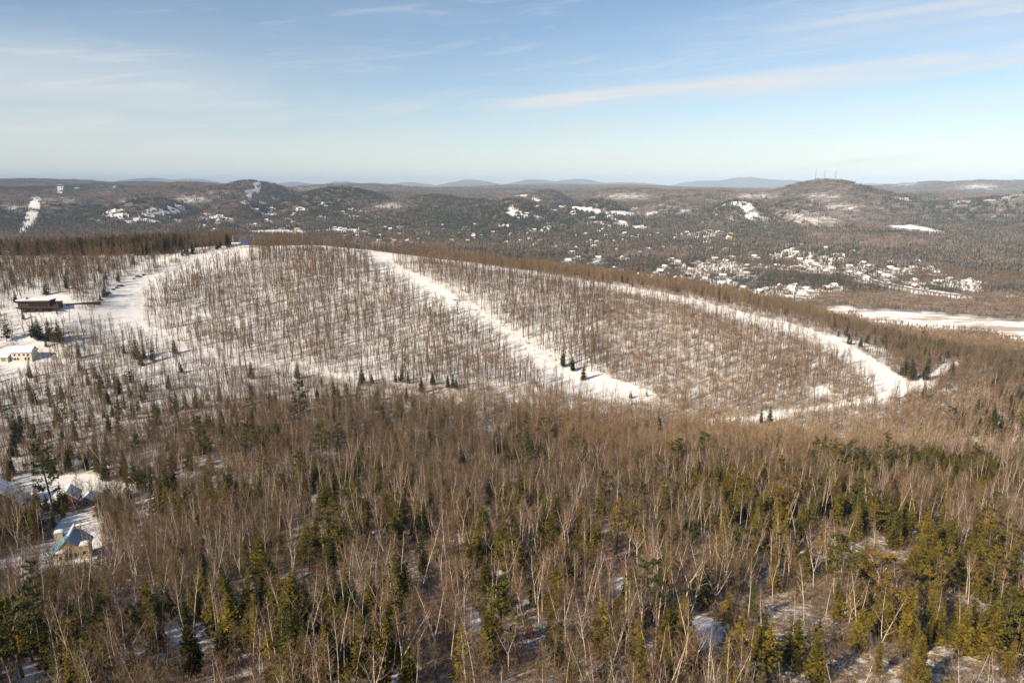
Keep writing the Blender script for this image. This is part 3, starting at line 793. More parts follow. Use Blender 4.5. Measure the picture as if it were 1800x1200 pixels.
def pine(seed, H=18.0, R=3.4, nl=26, start=0.3, tufts=7, per=9, tw=0.26):
    rng = np.random.default_rng(seed)
    T, C = MB(), MB()
    T.tube([(0, 0, -0.6), (0.15, 0, H * 0.4), (0.1, 0.15, H * 0.75), (0.2, 0.1, H * 0.98)], [H * 0.016, H * 0.013, H * 0.008, 0.03], 6)
    P, D, L, W = [], [], [], []
    for i in range(nl):
        t = start + (0.97 - start) * (i + rng.uniform(0, 1)) / nl
        prof = math.sin(math.pi * (0.18 + 0.80 * (t - start) / (1 - start))) ** 0.7
        l = R * prof * rng.uniform(0.5, 1.25) + 0.4
        a = i * 2.4 + rng.normal(0, 0.6)
        d = unit(np.array([math.cos(a), math.sin(a), rng.uniform(0.0, 0.35) + 0.8 * max(t - 0.8, 0) * 3]))
        b = np.array([0.15 * t, 0.1 * t, t * H])
        pts = np.array([b, b + d * l * 0.5, b + d * l + np.array([0, 0, 0.10 * l])])
        T.tube(pts, [0.07, 0.045, 0.015], 3)
        for k in range(tufts):
            f = 0.35 + 0.65 * (k + rng.uniform(0, 1)) / tufts
            c = b + d * l * f + np.array([0, 0, 0.10 * l * f * f]) + rng.normal(0, 0.14 * l * 0.6, 3) * np.array([1, 1, 0.35])
            for _ in range(per):
                dd = unit(rng.normal(0, 1, 3) * np.array([1, 1, 0.55]) + np.array([d[0] * 0.7, d[1] * 0.7, 0.45]))
                P.append(c + rng.normal(0, 0.12, 3)); D.append(dd); L.append(rng.uniform(0.45, 0.85)); W.append(tw * rng.uniform(0.7, 1.3))
    C.kites(np.array(P), np.array(D), np.array(L), np.array(W), rng, 0.9)
    return T, C
def cedar(seed, H=9.0, R=2.0):
    return conifer(seed, H, R, nw=26, per=11, sub=4, power=0.62, droop=0.25, base=0.02, kw=0.34, flat=0.9, jag=0.16, uplift=0.75)
def dead_tree(seed, H=14.0, spread=0.34, fork=0.3, nl=12):
    T, C = hardwood(seed, H, 0.4, nl, spread, (10, 45), 3, 1, 0.05, fork, 0.03, 3, 0.016, splay=(20, 40))
    return T, C
def brush(seed, n=34, H=3.4, R=2.2):
    """low bare saplings and shrubs on the forest floor"""
    rng = np.random.default_rng(seed)
    C = MB()
    a, rad = rng.uniform(0, 6.28, n), R * np.sqrt(rng.uniform(0, 1, n))
    P = np.stack([rad * np.cos(a), rad * np.sin(a), np.full(n, -0.15)], 1)
    D = unit(np.stack([rng.normal(0, 0.22, n), rng.normal(0, 0.22, n), np.ones(n)], 1))
    L = H * rng.uniform(0.4, 1.1, n)
    C.twigs(P, D, L, 0.05, rng)
    m = n * 6
    k = rng.integers(0, n, m)
    C.twigs(P[k] + D[k] * (L[k] * rng.uniform(0.3, 0.95, m))[:, None], D[k] + rng.normal(0, 0.6, (m, 3)), rng.uniform(0.5, 1.3, m), 0.035, rng)
    return C

BIRCH = [  # generator, phrase for what sets this shape apart
 (lambda: hardwood(11, 16, .48, 15, .17, (38, 65), 6, 8, .036, 0, .03, r0=.0085), "straight slender"),
 (lambda: hardwood(12, 16, .50, 13, .20, (35, 60), 6, 8, .036, .42, .02, 2, .010), "high-forked"),
 (lambda: hardwood(13, 16, .50, 13, .24, (30, 55), 6, 8, .036, .28, .02, 3, .0115, splay=(14, 26)), "wide three-stemmed"),
 (lambda: hardwood(14, 16, .45, 14, .18, (38, 62), 6, 8, .036, 0, .16, r0=.009), "leaning slender"),
 (lambda: hardwood(15, 16, .50, 12, .20, (32, 60), 6, 8, .036, .18, .04, 2, .0105, splay=(9, 15)), "low-forked twin-stemmed"),
 (lambda: hardwood(16, 16, .58, 11, .16, (40, 68), 5, 7, .034, 0, .06, r0=.008), "tall narrow-topped"),
 (lambda: hardwood(17, 16, .55, 12, .26, (24, 50), 6, 8, .036, .5, .05, 3, .011, splay=(16, 30)), "spreading-topped"),
 (lambda: hardwood(18, 16, .42, 12, .15, (40, 65), 2, 3, .026, 0, .09, r0=.009), "sparse thin-topped")]
HARD = [
 (lambda: hardwood(31, 16, .40, 17, .20, (36, 62), 6, 8, .042, 0, .02, r0=.010), "straight"),
 (lambda: hardwood(32, 16, .42, 16, .24, (30, 58), 6, 8, .042, .35, .02, 2, .011), "forked"),
 (lambda: hardwood(33, 16, .35, 18, .26, (28, 55), 6, 8, .042, 0, .04, r0=.011), "broad-crowned"),
 (lambda: hardwood(34, 16, .50, 14, .17, (42, 68), 6, 8, .040, 0, .07, r0=.0085), "narrow"),
 (lambda: hardwood(35, 16, .45, 14, .24, (30, 58), 6, 8, .042, .22, .03, 3, .0105, splay=(10, 20)), "many-stemmed"),
 (lambda: hardwood(36, 16, .45, 16, .21, (34, 60), 6, 8, .042, 0, .13, r0=.0095), "slanting"),
 (lambda: hardwood(37, 16, .30, 20, .15, (46, 70), 6, 7, .040, 0, .03, r0=.008), "brushy upright"),
 (lambda: hardwood(38, 16, .55, 13, .22, (34, 60), 6, 8, .042, .55, .02, 2, .010), "long-trunked")]
SPRUCE = [
 (lambda: conifer(51, 12, 2.1), "narrow pointed"), (lambda: conifer(52, 12, 2.7, 25, 10, 4, .85, jag=.28), "broad ragged"),
 (lambda: conifer(53, 12, 1.7, 28, 8, 4, .75, kw=.55), "slim spire-topped"), (lambda: conifer(54, 12, 2.4, 22, 9, 4, .95, -.3, .16, jag=.35), "open drooping"),
 (lambda: conifer(55, 12, 2.5, 28, 11, 4, .7, 0.0, .04, jag=.15), "full dense"), (lambda: conifer(56, 12, 1.5, 20, 6, 3, .8, -.2, .3, jag=.4), "thin bare-footed")]
PINE = [
 (lambda: pine(71), "tall layered"), (lambda: pine(72, 18, 4.2, 24, .38, 8), "flat-topped spreading"), (lambda: pine(73, 18, 2.9, 30, .22, 6), "bushy")]
def instset(gens, tmat, cmat, base):
    out = []
    for i, (g, ph) in enumerate(gens):
        T, C = g()
        out.append((T, C, ph))
    return out
P_BIRCH, P_HARD, P_SPRUCE, P_PINE = (instset(g, 0, 0, 0) for g in (BIRCH, HARD, SPRUCE, PINE))
P_CEDAR = [(*cedar(81), "dense golden-green"), (*cedar(82, 9, 2.4), "rounded golden-green")]
# coarser shapes for the hillside and the valley (thicker, fewer twigs)
SLOPE = [hardwood(100 + i, 16, [.45, .5, .4, .55, .45, .43, .5][i], [11, 10, 12, 9, 11, 11, 10][i], [.17, .2, .18, .15, .22, .16, .19][i], (38, 64), 5, 5, .058,
                  [0, .55, 0, 0, .35, 0, .45][i], [.02, .03, .07, .04, .03, .1, .03][i], 2, .0138, 4) for i in range(7)]
def far_tree(seed, H=15.0, n=30, R=2.2, w=0.22):
    rng = np.random.default_rng(seed)
    T, C = MB(), MB()
    T.tube([(0, 0, -0.5), (0, 0, H * .9)], [.2, .05], 3)
    h = H * rng.uniform(.38, .8, n); a = rng.uniform(0, 6.28, n)
    d = unit(np.stack([np.cos(a), np.sin(a), rng.uniform(.6, 1.8, n)], 1))
    C.twigs(np.stack([np.zeros(n), np.zeros(n), h], 1) + d * rng.uniform(0, .6, n)[:, None], d, R * rng.uniform(.8, 1.7, n), w, rng)
    return T, C
FARH = [far_tree(130 + i, 15, 64, 2.3 + .3 * i, .34) for i in range(3)]
FARS = [conifer(140, 11, 1.9, 9, 5, 2, .8, kw=.6), conifer(141, 11, 2.4, 8, 5, 2, .9, kw=.6), conifer(142, 12, 1.5, 9, 4, 2, .75, kw=.7)]
def combo(T, C, tm=0, cm=1):
    m = MB()
    m.merge(T, tm); m.merge(C, cm)
    return m
def clump(seed, size, n, con, fine=1.0):
    """a patch of far wood: crowns as spiky fans, conifers as ragged cones"""
    rng = np.random.default_rng(seed)
    m = MB()
    for i in range(n):
        x, y = rng.uniform(-size / 2, size / 2, 2)
        base = np.array([x, y, 0.0])
        if rng.uniform() < con:
            H, R = rng.uniform(8, 15), rng.uniform(1.6, 2.6)
            k, a0 = 5, rng.uniform(0, 6.28)
            for lev in range(2):
                z0, z1, r = H * (.08 + .42 * lev), H * (.68 + .32 * lev), R * (1 - .38 * lev)
                an = a0 + np.arange(k) * 6.283 / k
                rad = r * rng.uniform(.65, 1.2, k)
                v = np.vstack([[base + (0, 0, z1)], base + np.stack([rad * np.cos(an), rad * np.sin(an), z0 + rng.normal(0, .5, k)], 1)])
                m.add(v, tris=[(0, 1 + q, 1 + (q + 1) % k) for q in range(k)], mat=2)
        else:
            H = rng.uniform(10, 17)
            m.twigs([base + (0, 0, -1)], [(rng.normal(0, .05), rng.normal(0, .05), 1)], H, .42, rng, 0)
            q = int(11 * fine)
            a = rng.uniform(0, 6.28, q)
            d = unit(np.stack([np.cos(a), np.sin(a), rng.uniform(.5, 1.7, q)], 1))
            m.twigs(base + np.stack([np.zeros(q), np.zeros(q), H * rng.uniform(.35, .72, q)], 1), d, H * rng.uniform(.18, .34, q), rng.uniform(.4, .75, q), rng, 1)
    return m

# ------------------------------------------------------------------ stuff: one object that repeats its own grown shapes on its own points
def stuff_object(name, protos, mats, pts, rot, scl, pick, tone, label, cat=None):
    vs, ts, qs, ms_t, ms_q, pid = [], [], [], [], [], []
    n = 0
    for k, p in enumerate(protos):
        v, t, q, m = p.arrays()
        vs.append(v); ts.append(t + n); qs.append(q + n)
        ms_t.append(m[:len(t)]); ms_q.append(m[len(t):])
        pid.append(np.full(len(v), k)); n += len(v)
    N = len(pts)
    vs.append(pts); pid.append(np.full(N, -1))
    me = make_mesh(name, np.vstack(vs), np.vstack(ts), np.vstack(qs), np.concatenate(ms_t + ms_q), mats, True)
    tot = n + N
    def put(nm, typ, arr, width=1):
        a = me.attributes.new(nm, typ, 'POINT')
        full = np.zeros((tot, width)) if width > 1 else np.zeros(tot)
        full[n:] = arr
        a.data.foreach_set("vector" if typ == 'FLOAT_VECTOR' else "value", full.astype(np.int32 if typ == 'INT' else np.float32).ravel())
    a = me.attributes.new("proto", 'INT', 'POINT')
    a.data.foreach_set("value", np.concatenate(pid).astype(np.int32))
    put("pick", 'INT', pick); put("rot", 'FLOAT_VECTOR', rot, 3); put("scl", 'FLOAT', scl); put("tone", 'FLOAT', tone)
    o = bpy.data.objects.new(name, me)
    COL.objects.link(o)
    g = bpy.data.node_groups.new(name + "_scatter", 'GeometryNodeTree')
    g.interface.new_socket("Geometry", in_out='INPUT', socket_type='NodeSocketGeometry')
    g.interface.new_socket("Geometry", in_out='OUTPUT', socket_type='NodeSocketGeometry')
    gi, go = g.nodes.new("NodeGroupInput"), g.nodes.new("NodeGroupOutput")
    def named(nm, typ):
        x = g.nodes.new("GeometryNodeInputNamedAttribute"); x.data_type = typ
        x.inputs["Name"].default_value = nm
        return x.outputs[0]
    def eq(sock, val):
        c = g.nodes.new("FunctionNodeCompare"); c.data_type = 'INT'; c.operation = 'EQUAL'
        g.links.new(sock, c.inputs[2]); c.inputs[3].default_value = val
        return c.outputs[0]
    def sep(val):
        s = g.nodes.new("GeometryNodeSeparateGeometry"); s.domain = 'POINT'
        g.links.new(gi.outputs[0], s.inputs[0]); g.links.new(eq(named("proto", 'INT'), val), s.inputs[1])
        return s.outputs[0]
    points = sep(-1)
    er = g.nodes.new("FunctionNodeEulerToRotation")
    g.links.new(named("rot", 'FLOAT_VECTOR'), er.inputs[0])
    sc = named("scl", 'FLOAT')
    jn = g.nodes.new("GeometryNodeJoinGeometry")
    for k in range(len(protos)):
        ip = g.nodes.new("GeometryNodeInstanceOnPoints")
        g.links.new(points, ip.inputs["Points"]); g.links.new(eq(named("pick", 'INT'), k), ip.inputs["Selection"])
        g.links.new(sep(k), ip.inputs["Instance"]); g.links.new(er.outputs[0], ip.inputs["Rotation"]); g.links.new(sc, ip.inputs["Scale"])
        g.links.new(ip.outputs[0], jn.inputs[0])
    g.links.new(jn.outputs[0], go.inputs[0])
    md = o.modifiers.new("scatter", 'NODES'); md.node_group = g
    return tag(o, label, cat, kind="stuff")

# ------------------------------------------------------------------ buildings
def house_root(name, px, py, rz, label, cat="house", far=1400, near=60, group=None, sink=0.0):
    x, y, z, d = hit(px, py, near, far)
    o = empty(name, (x, y, z - sink), rz)
    return tag(o, label, cat, group), (x, y, z, d)
BUILT = []          # (x, y, radius) kept free of trees
def part(name, parent, mats, fn, smooth=False):
    m = MB(); fn(m)
    return obj(name, m, mats, parent, smooth)
def window_row(parent, xs, y, z, wdt, hgt, face=-1, name="window"):
    """windows set in a wall that faces -y (face=-1) in the house's own axes"""
    for x in xs:
        m = MB(); m.box(x - wdt / 2, x + wdt / 2, y + face * 0.05, y - face * 0.1, z, z + hgt)
        f = obj(name, m, [M["glass"]], parent)
        fr = MB()
        t = 0.12
        for a, b, c, e in ((x - wdt / 2 - t, x - wdt / 2, z - t, z + hgt + t), (x + wdt / 2, x + wdt / 2 + t, z - t, z + hgt + t),
                           (x - wdt / 2, x + wdt / 2, z - t, z), (x - wdt / 2, x + wdt / 2, z + hgt, z + hgt + t)):
            fr.box(a, b, y + face * 0.10, y - face * 0.1, c, e)
        obj("frame", fr, [M["white"]], f)
def gable(m, x0, x1, y0, y1, z, rise, over=0.4, thick=0.3, mat=0):
    """two roof slabs with the ridge along y"""
    xm = (x0 + x1) / 2
    k = rise / (xm - x0)
    e = z - k * over
    m.prism([(x0 - over, e), (xm, z + rise), (xm, z + rise + thick), (x0 - over, e + thick)], y0 - over, y1 + over, mat)
    m.prism([(xm, z + rise), (x1 + over, e), (x1 + over, e + thick), (xm, z + rise + thick)], y0 - over, y1 + over, mat)
def gable_walls(m, x0, x1, y0, y1, z0, z, rise, mat=0):
    m.prism([(x0, z0), (x1, z0), (x1, z), ((x0 + x1) / 2, z + rise), (x0, z)], y0, y1, mat)

# long brown modern house above the piste
h, p = house_root("modern_house", 70, 545, 0.10, "long low brown wooden house with flat snowy roof and a dark window band", near=300)
BUILT.append((p[0], p[1], 19))
part("wall", h, [M["wood"]], lambda m: m.box(-15, 11, -4, 5, 1.6, 9.0))
part("foundation", h, [M["darkwood"]], lambda m: m.box(-13.5, 10, -3.2, 4.6, -3, 1.6))
part("upper_storey_band", h, [M["darkwood"]], lambda m: m.box(-15.6, 11.5, -5.0, 5.5, 8.2, 9.7))
part("roof", h, [M["snow"]], lambda m: m.box(-15.9, 11.8, -5.3, 5.8, 9.7, 10.25))
w_ = part("window_band", h, [M["glass"]], lambda m: m.box(-6, 9, -4.08, -3.9, 4.4, 7.4))
part("mullion", w_, [M["darkwood"]], lambda m: [m.box(x - .09, x + .09, -4.16, -3.95, 4.3, 7.5) for x in np.arange(-6, 9.1, 1.5)])
part("side_wing", h, [M["wood"]], lambda m: m.box(11, 17, -2.5, 5, 1.2, 6.9))
part("side_wing_roof", h, [M["darkwood"]], lambda m: m.box(10.8, 17.4, -3, 5.3, 6.9, 7.5))
part("chimney", h, [M["darkwood"]], lambda m: m.box(-9.6, -8.4, -.5, .7, 10.25, 11.6))
part("balcony", h, [M["wood"]], lambda m: (m.box(-15.5, 17, -6.2, -4.05, 3.0, 3.25), m.box(-15.5, 17, -6.2, -6.08, 3.25, 4.3)))
for x in (-14.5, -8, -1, 6, 13):
    part("post", h, [M["darkwood"]], lambda m, x=x: m.box(x - .15, x + .15, -6.1, -5.8, -3, 3.0))
window_row(h, (-11, -4, 2, 7), -3.2, -.6 + .4, 1.8, 1.5)
h.scale = (.78, .80, .74)
# timber retaining wall that runs from it to the piste
a_, b_ = hit(116, 537, 300), hit(178, 536, 300)
n_ = math.hypot(b_[0] - a_[0], b_[1] - a_[1])
o = empty("retaining_wall", (a_[0], a_[1], (a_[2] + b_[2]) / 2 - .3), math.atan2(b_[1] - a_[1], b_[0] - a_[0]))
tag(o, "low dark timber retaining wall between the brown wooden house and the ski run", "wall")
part("planking", o, [M["darkwood"]], lambda m: m.box(0, n_, -.15, .15, -3, 2.2))
part("snow_cap", o, [M["snow"]], lambda m: m.box(-.1, n_ + .1, -.3, .3, 2.2, 2.5))
for x in np.linspace(.4, n_ - .4, 9):
    part("post", o, [M["wood"]], lambda m, x=x: m.box(x - .12, x + .12, -.32, -.16, -3, 2.1))
# white house with its garage
h, p = house_root("white_house", 44, 630, 0.07, "cream two-storey house with a thick snow-covered gable roof", near=300)
BUILT.append((p[0], p[1], 13))
part("wall", h, [M["white"]], lambda m: (m.box(-7, 7, -3.6, 4.4, -3, 5.6), m.box(-6.98, 6.98, -3.0, 3.8, 5.6, 6.0)))
def _rf(m):
    for s in (0, 1):
        v = [(-7.6, -4.3 if s == 0 else 5.1, 5.4), (7.6, -4.3 if s == 0 else 5.1, 5.4), (7.6, .4, 9.0), (-7.6, .4, 9.0)]
        v2 = [(a, b, c + .45) for a, b, c in v]
        m.add(v + v2, quads=[(0, 1, 2, 3), (4, 7, 6, 5), (0, 4, 5, 1), (1, 5, 6, 2), (0, 3, 7, 4)])
part("roof", h, [M["snow"]], _rf)
for x in (-6.95, 6.85):
    part("gable_end", h, [M["white"]], lambda m: m.add([(x, -3.6, 5.6), (x, 4.4, 5.6), (x, .4, 8.7), (x + .1, -3.6, 5.6), (x + .1, 4.4, 5.6), (x + .1, .4, 8.7)], tris=[(0, 2, 1), (3, 4, 5)], quads=[(0, 3, 5, 2), (1, 2, 5, 4), (0, 1, 4, 3)]))
window_row(h, (-4.6, -1.4, 1.8, 4.8), -3.6, 3.0, 1.2, 1.4)
window_row(h, (-4.6, -2.6, 2.6, 4.8), -3.6, -.2, 1.3, 1.7)
h.scale = (.85,) * 3
h, p = house_root("garage", 2, 632, 0.07, "low white garage with snow-covered roof beside the cream two-storey house", "garage", near=300)
BUILT.append((p[0], p[1], 11))
part("wall", h, [M["white"]], lambda m: m.box(-6.6, 6.6, -3.2, 5, -3, 2.6))
part("roof", h, [M["snow"]], lambda m: m.add([(-7.2, -3.9, 2.4), (7.2, -3.9, 2.4), (7.2, 3.2, 5.6), (-7.2, 3.2, 5.6), (-7.2, 5.8, 4.4), (7.2, 5.8, 4.4),
     (-7.2, -3.9, 2.9), (7.2, -3.9, 2.9), (7.2, 3.2, 6.1), (-7.2, 3.2, 6.1), (-7.2, 5.8, 4.9), (7.2, 5.8, 4.9)],
     quads=[(0, 1, 2, 3), (3, 2, 5, 4), (6, 9, 8, 7), (9, 10, 11, 8), (0, 6, 7, 1), (4, 5, 11, 10), (0, 3, 9, 6), (3, 4, 10, 9), (1, 7, 8, 2), (2, 8, 11, 5)]))
part("door", h, [M["grey"]], lambda m: m.box(2.2, 5.2, -3.28, -3.1, -.4, 2.0))
h.scale = (.85,) * 3
# small red-brown houses further down
def cabin(name, px, py, rz, wd, ln, ht, rise, wall, label, cat):
    h, p = house_root(name, px, py, rz, label, cat, near=120)
    BUILT.append((p[0], p[1], max(wd, ln) * .62))
    part("wall", h, [wall], lambda m: gable_walls(m, -wd / 2, wd / 2, -ln / 2, ln / 2, -2.5, ht, rise))
    part("roof", h, [M["snow"]], lambda m: gable(m, -wd / 2, wd / 2, -ln / 2, ln / 2, ht + .02, rise, .45, .4))
    window_row(h, (0,), -ln / 2, ht * .38, 1.0, 1.1)
    part("door", h, [M["darkwood"]], lambda m: m.box(wd * .22, wd * .22 + .95, -ln / 2 - .06, -ln / 2 + .1, -.3, 1.8))
    return h
cabin("cabin", 124, 885, .35, 5.6, 6.5, 3.0, 2.6, M["redwood"], "small red-brown cabin with a snowy gable roof among bare trees", "cabin")
cabin("shed", 158, 884, .2, 4.4, 4.5, 2.0, 1.4, M["grey"], "little grey shed with snowy roof beside the red-brown cabin", "shed")
cabin("chalet", 2, 890, .45, 8, 9, 4.6, 3.6, M["redwood"], "tall red-brown chalet with steep snowy gable at the edge of the snowfield", "chalet")
cabin("annex", 27, 886, .3, 6.5, 7, 1.6, 1.6, M["darkwood"], "low outbuilding with wide snow roof next to the red-brown chalet", "outbuilding")
# the turreted house with the blue roof
h, p = house_root("blue_roofed_house", 128, 982, .36, "turreted cream house with a steep blue metal roof among the trees", near=100)
BUILT.append((p[0], p[1], 11.5))
part("wall", h, [M["cream"]], lambda m: gable_walls(m, -4.6, 4.6, -5.4, 6.0, -4, 4.2, 4.4))
rf = part("roof", h, [M["blue"]], lambda m: gable(m, -4.6, 4.6, -4.9, 6.0, 4.25, 4.75, .7, .16))
part("ridge_snow", rf, [M["snow"]], lambda m: m.prism([(-.4, 8.9), (.5, 8.8), (.3, 9.4), (-.2, 9.4)], -1.5, 6.4))
part("lower_wall", h, [M["grey"]], lambda m: m.box(-3.2, 8.2, -8.0, -5.42, -5, 2.4))  # grey instead of cream: shade under the porch put into the colour
part("porch_roof", h, [M["snow"]], lambda m: m.prism([(-3.5, 2.4), (8.6, 2.4), (8.6, 2.75), (-3.5, 3.0)], -8.5, -5.45))
for (x0, x1, y0, y1, zt) in ((-2.6, -.2, -7.0, -4.9, 6.0), (4.0, 6.6, -7.0, -4.2, 7.4), (-5.4, -3.0, 4.4, 6.2, 8.0), (1.2, 2.4, 4.2, 5.2, 9.6)):
    t = part("turret", h, [M["cream"]], lambda m: m.box(x0, x1, y0, y1, 2.2, zt))
    xm, r = (x0 + x1) / 2, (x1 - x0) / 2 + .15
    an = np.linspace(0, math.pi, 9)
    part("snow_cap", t, [M["snow"]], lambda m: m.prism([(xm + r * math.cos(a), zt + r * .32 * math.sin(a)) for a in an], y0 - .15, y1 + .15))
an = np.linspace(0, math.pi, 11)
part("scalloped_gable", h, [M["cream"]], lambda m: m.prism([(4.0, 2.4), (4.0, 6.2)] + [(1.8 + 1.7 * math.cos(a), 6.2 + 1.2 * math.sin(a)) for a in an] + [(-.4, 6.2), (-.4, 2.4)], -5.9, -5.42))
window_row(h, (1.0, 2.6), -5.9, 3.6, .9, 1.4)
window_row(h, (-1.4,), -7.0, 3.9, .8, 1.2)
window_row(h, (5.3,), -7.0, 4.4, .9, 1.3)

h.scale = (.84,) * 3

# ------------------------------------------------------------------ chairlift, masts
def lift_tower(px, py, hpx, rz, label):
    x, y, z, d = hit(px, py, 300, 760)
    H = hpx * d / F
    o = tag(empty("lift_tower", (x, y, z), rz), label, "lift tower", "chairlift towers on the hill")
    part("pole", o, [M["steel"]], lambda m: m.tube([(0, 0, -.5), (0, 0, H)], [.42, .30], 10, cap=True), True)
    part("crossarm", o, [M["steel"]], lambda m: m.box(-2.7, 2.7, -.22, .22, H - .35, H + .1))
    for s in (-2.5, 2.5):
        part("sheave_train", o, [M["steel"]], lambda m: (m.box(s - .2, s + .2, -1.6, 1.6, H - .75, H - .36), [m.tube([(s - .22, q, H - .85), (s + .22, q, H - .85)], [.24, .24], 8) for q in (-1.3, -.45, .45, 1.3)]))
    part("concrete_foot", o, [M["grey"]], lambda m: m.box(-.9, .9, -.9, .9, -1, .9))
    part("ladder", o, [M["steel"]], lambda m: (m.box(-.28, -.22, -.62, -.56, .9, H - .4), m.box(.22, .28, -.62, -.56, .9, H - .4)))
lift_tower(804, 552, 26, -.5, "dark T-shaped chairlift tower standing alone on the middle ski run")
lift_tower(605, 440, 22, -.5, "grey chairlift tower on the crest where the middle ski run begins")
lift_tower(630, 443, 15, -.5, "short chairlift tower at the top of the middle ski run beside a taller one")
def terminal(px, py):
    x, y, z, d = hit(px, py, 300, 760)
    o = tag(empty("lift_station", (x, y, z), .3), "chairlift top station with a blue housing and white deck on the crest", "lift station")
    BUILT.append((x, y, 10))
    for s in (-3, 2.5):
        part("leg", o, [M["lightsteel"]], lambda m: m.box(s - .35, s + .35, -.4, .4, -1, 4.2))
    part("housing", o, [M["bluepaint"]], lambda m: m.prism([(.6, 4.2), (7.2, 4.2), (7.2, 6.6), (5.8, 8.0), (1.6, 8.0), (.6, 6.8)], -2, 2))
    part("deck", o, [M["snow"]], lambda m: m.box(-8, .4, -1.6, 1.6, 4.2, 5.2))
    part("bullwheel", o, [M["lightsteel"]], lambda m: (m.tube([(-5.5, 0, 3.4), (-5.5, 0, 4.1)], [2.0, 2.0], 18, cap=True)))
    part("mast", o, [M["lightsteel"]], lambda m: m.tube([(-6.6, 1.0, 4.6), (-6.6, 1.0, 11.5)], [.25, .18], 8))
    part("hut", o, [M["white"]], lambda m: m.box(-17, -13, -1, 2, -1, 2.2))
terminal(424, 436)
x, y, z, d = hit(548, 434, 300, 760)
o = tag(empty("snow_gun", (x, y, z), .4), "white snow gun tower standing on the snowy crest", "snow gun")
part("pole", o, [M["lightsteel"]], lambda m: m.tube([(0, 0, -.3), (0, 0, 3.6)], [.22, .16], 8))
part("barrel", o, [M["white"]], lambda m: m.tube([(-.9, 0, 3.7), (.9, 0, 4.4)], [.75, .95], 12, cap=True))
part("base", o, [M["steel"]], lambda m: m.box(-.8, .8, -.8, .8, -.3, .8))
for i, (px, py, hp, lb) in enumerate(((533, 434, 24, "tall lamp pole with a white head on the crest"), (447, 433, 12, "short lamp pole near the lift station"), (1025, 667, 36, "thin bare pole beside the dark spruces at the foot of the middle run"), (1108, 706, 16, "low pole near the bottom of the middle ski run"))):
    x, y, z, d = hit(px, py, 300, 760)
    H = hp * d / F
    o = tag(empty("lamp_pole", (x, y, z)), lb, "pole")
    part("pole", o, [M["lightsteel"]], lambda m: m.tube([(0, 0, -.4), (0, 0, H)], [.17, .11], 7))
    part("lamp_head", o, [M["lightsteel"]], lambda m: m.prism([(-.55, H), (.55, H), (.75, H + .35), (.3, H + .6), (-.4, H + .5)], -.3, .3))
def mast(px, top, yd, label, wd):
    r = ray(px, 318)
    x, y = r[0] / r[1] * yd, yd
    z = ground(np.array([x]), np.array([y]))[0]
    rt = ray(px, top)
    H = ZC + rt[2] / rt[1] * yd - z
    o = tag(empty("antenna_mast", (x, y, z)), label, "mast", "antenna masts on the hilltop")
    def lat(m):
        c = [(wd * math.cos(a), wd * math.sin(a)) for a in (.3, 2.4, 4.5)]
        for q in c: m.tube([(q[0], q[1], -3), (q[0] * .8, q[1] * .8, H)], [.30, .24], 4)
        n = int(H / 5)
        for i in range(n):
            for k in range(3):
                a, b = c[k], c[(k + 1) % 3]
                m.tube([(a[0], a[1], i * 5), (b[0], b[1], i * 5 + 5)], [.16, .16], 3)
    part("lattice", o, [M["steel"]], lat)
    part("antenna", o, [M["lightsteel"]], lambda m: m.tube([(0, 0, H), (0, 0, H * 1.06)], [.3, .15], 6))
    part("antenna_array", o, [M["lightsteel"]], lambda m: m.box(-1.4, 1.4, -.5, .5, H * .8, H * .84))
    part("antenna_array", o, [M["lightsteel"]], lambda m: m.box(-1, 1, -1.5, 1.5, H * .62, H * .65))
mast(1433, 298, 3690, "tall lattice antenna mast on the wooded hilltop, farthest from the shortest mast", 1.5)
mast(1449, 299, 3700, "tall lattice antenna mast between two others on the wooded hilltop", 1.6)
mast(1468, 300, 3710, "tall lattice antenna mast beside the shortest mast on the wooded hilltop", 1.5)
mast(1460, 312, 3705, "shortest antenna mast on the wooded hilltop", 1.2)

# boulders along the upper piste
import bmesh
def boulder(px, py, s, seed, label):
    x, y, z, d = hit(px, py, 300, 760)
    bm = bmesh.new()
    bmesh.ops.create_icosphere(bm, subdivisions=3, radius=1)
    rng = np.random.default_rng(seed)
    k = rng.normal(0, 1, (6, 3)); k /= np.linalg.norm(k, axis=1)[:, None]
    for v in bm.verts:
        c = np.array(v.co)
        f = min([1.0] + [.72 / max(float(c @ q), .01) for q in k])
        c = c * f * np.array([1.4, 1.0, .8]) * s
        v.co = c + rng.normal(0, .04 * s, 3)
    me = bpy.data.meshes.new("boulder"); bm.to_mesh(me); bm.free()
    me.materials.append(M["rock"])
    o = bpy.data.objects.new("boulder", me); COL.objects.link(o)
    o.location = (x, y, z + .1 * s); o.rotation_euler = (0, 0, rng.uniform(0, 6))
    tag(o, label, "boulder", "dark rocks along the piste bank")
for i, (px, py, s, lb) in enumerate(((243, 487, 1.9, "big dark rock at the top of the bank beside the piste"), (252, 484, 1.2, "small dark rock next to the big one at the top of the bank"), (236, 490, 1.0, "low flat rock just below the topmost rocks of the piste bank"),
    (211, 503, 1.7, "jagged dark rock halfway down the piste bank"), (205, 506, 1.2, "smaller dark rock touching the jagged one on the piste bank"), (199, 509, 1.3, "dark rock in the lower bank under bare brush"), (190, 516, 1.5, "broad dark rock near the bottom of the piste bank"),
    (184, 521, 1.2, "round dark rock second from the bottom of the bank"), (177, 527, 1.1, "lowest dark rock of the bank, above the timber retaining wall"))):
    boulder(px, py, s, 300 + i, lb)
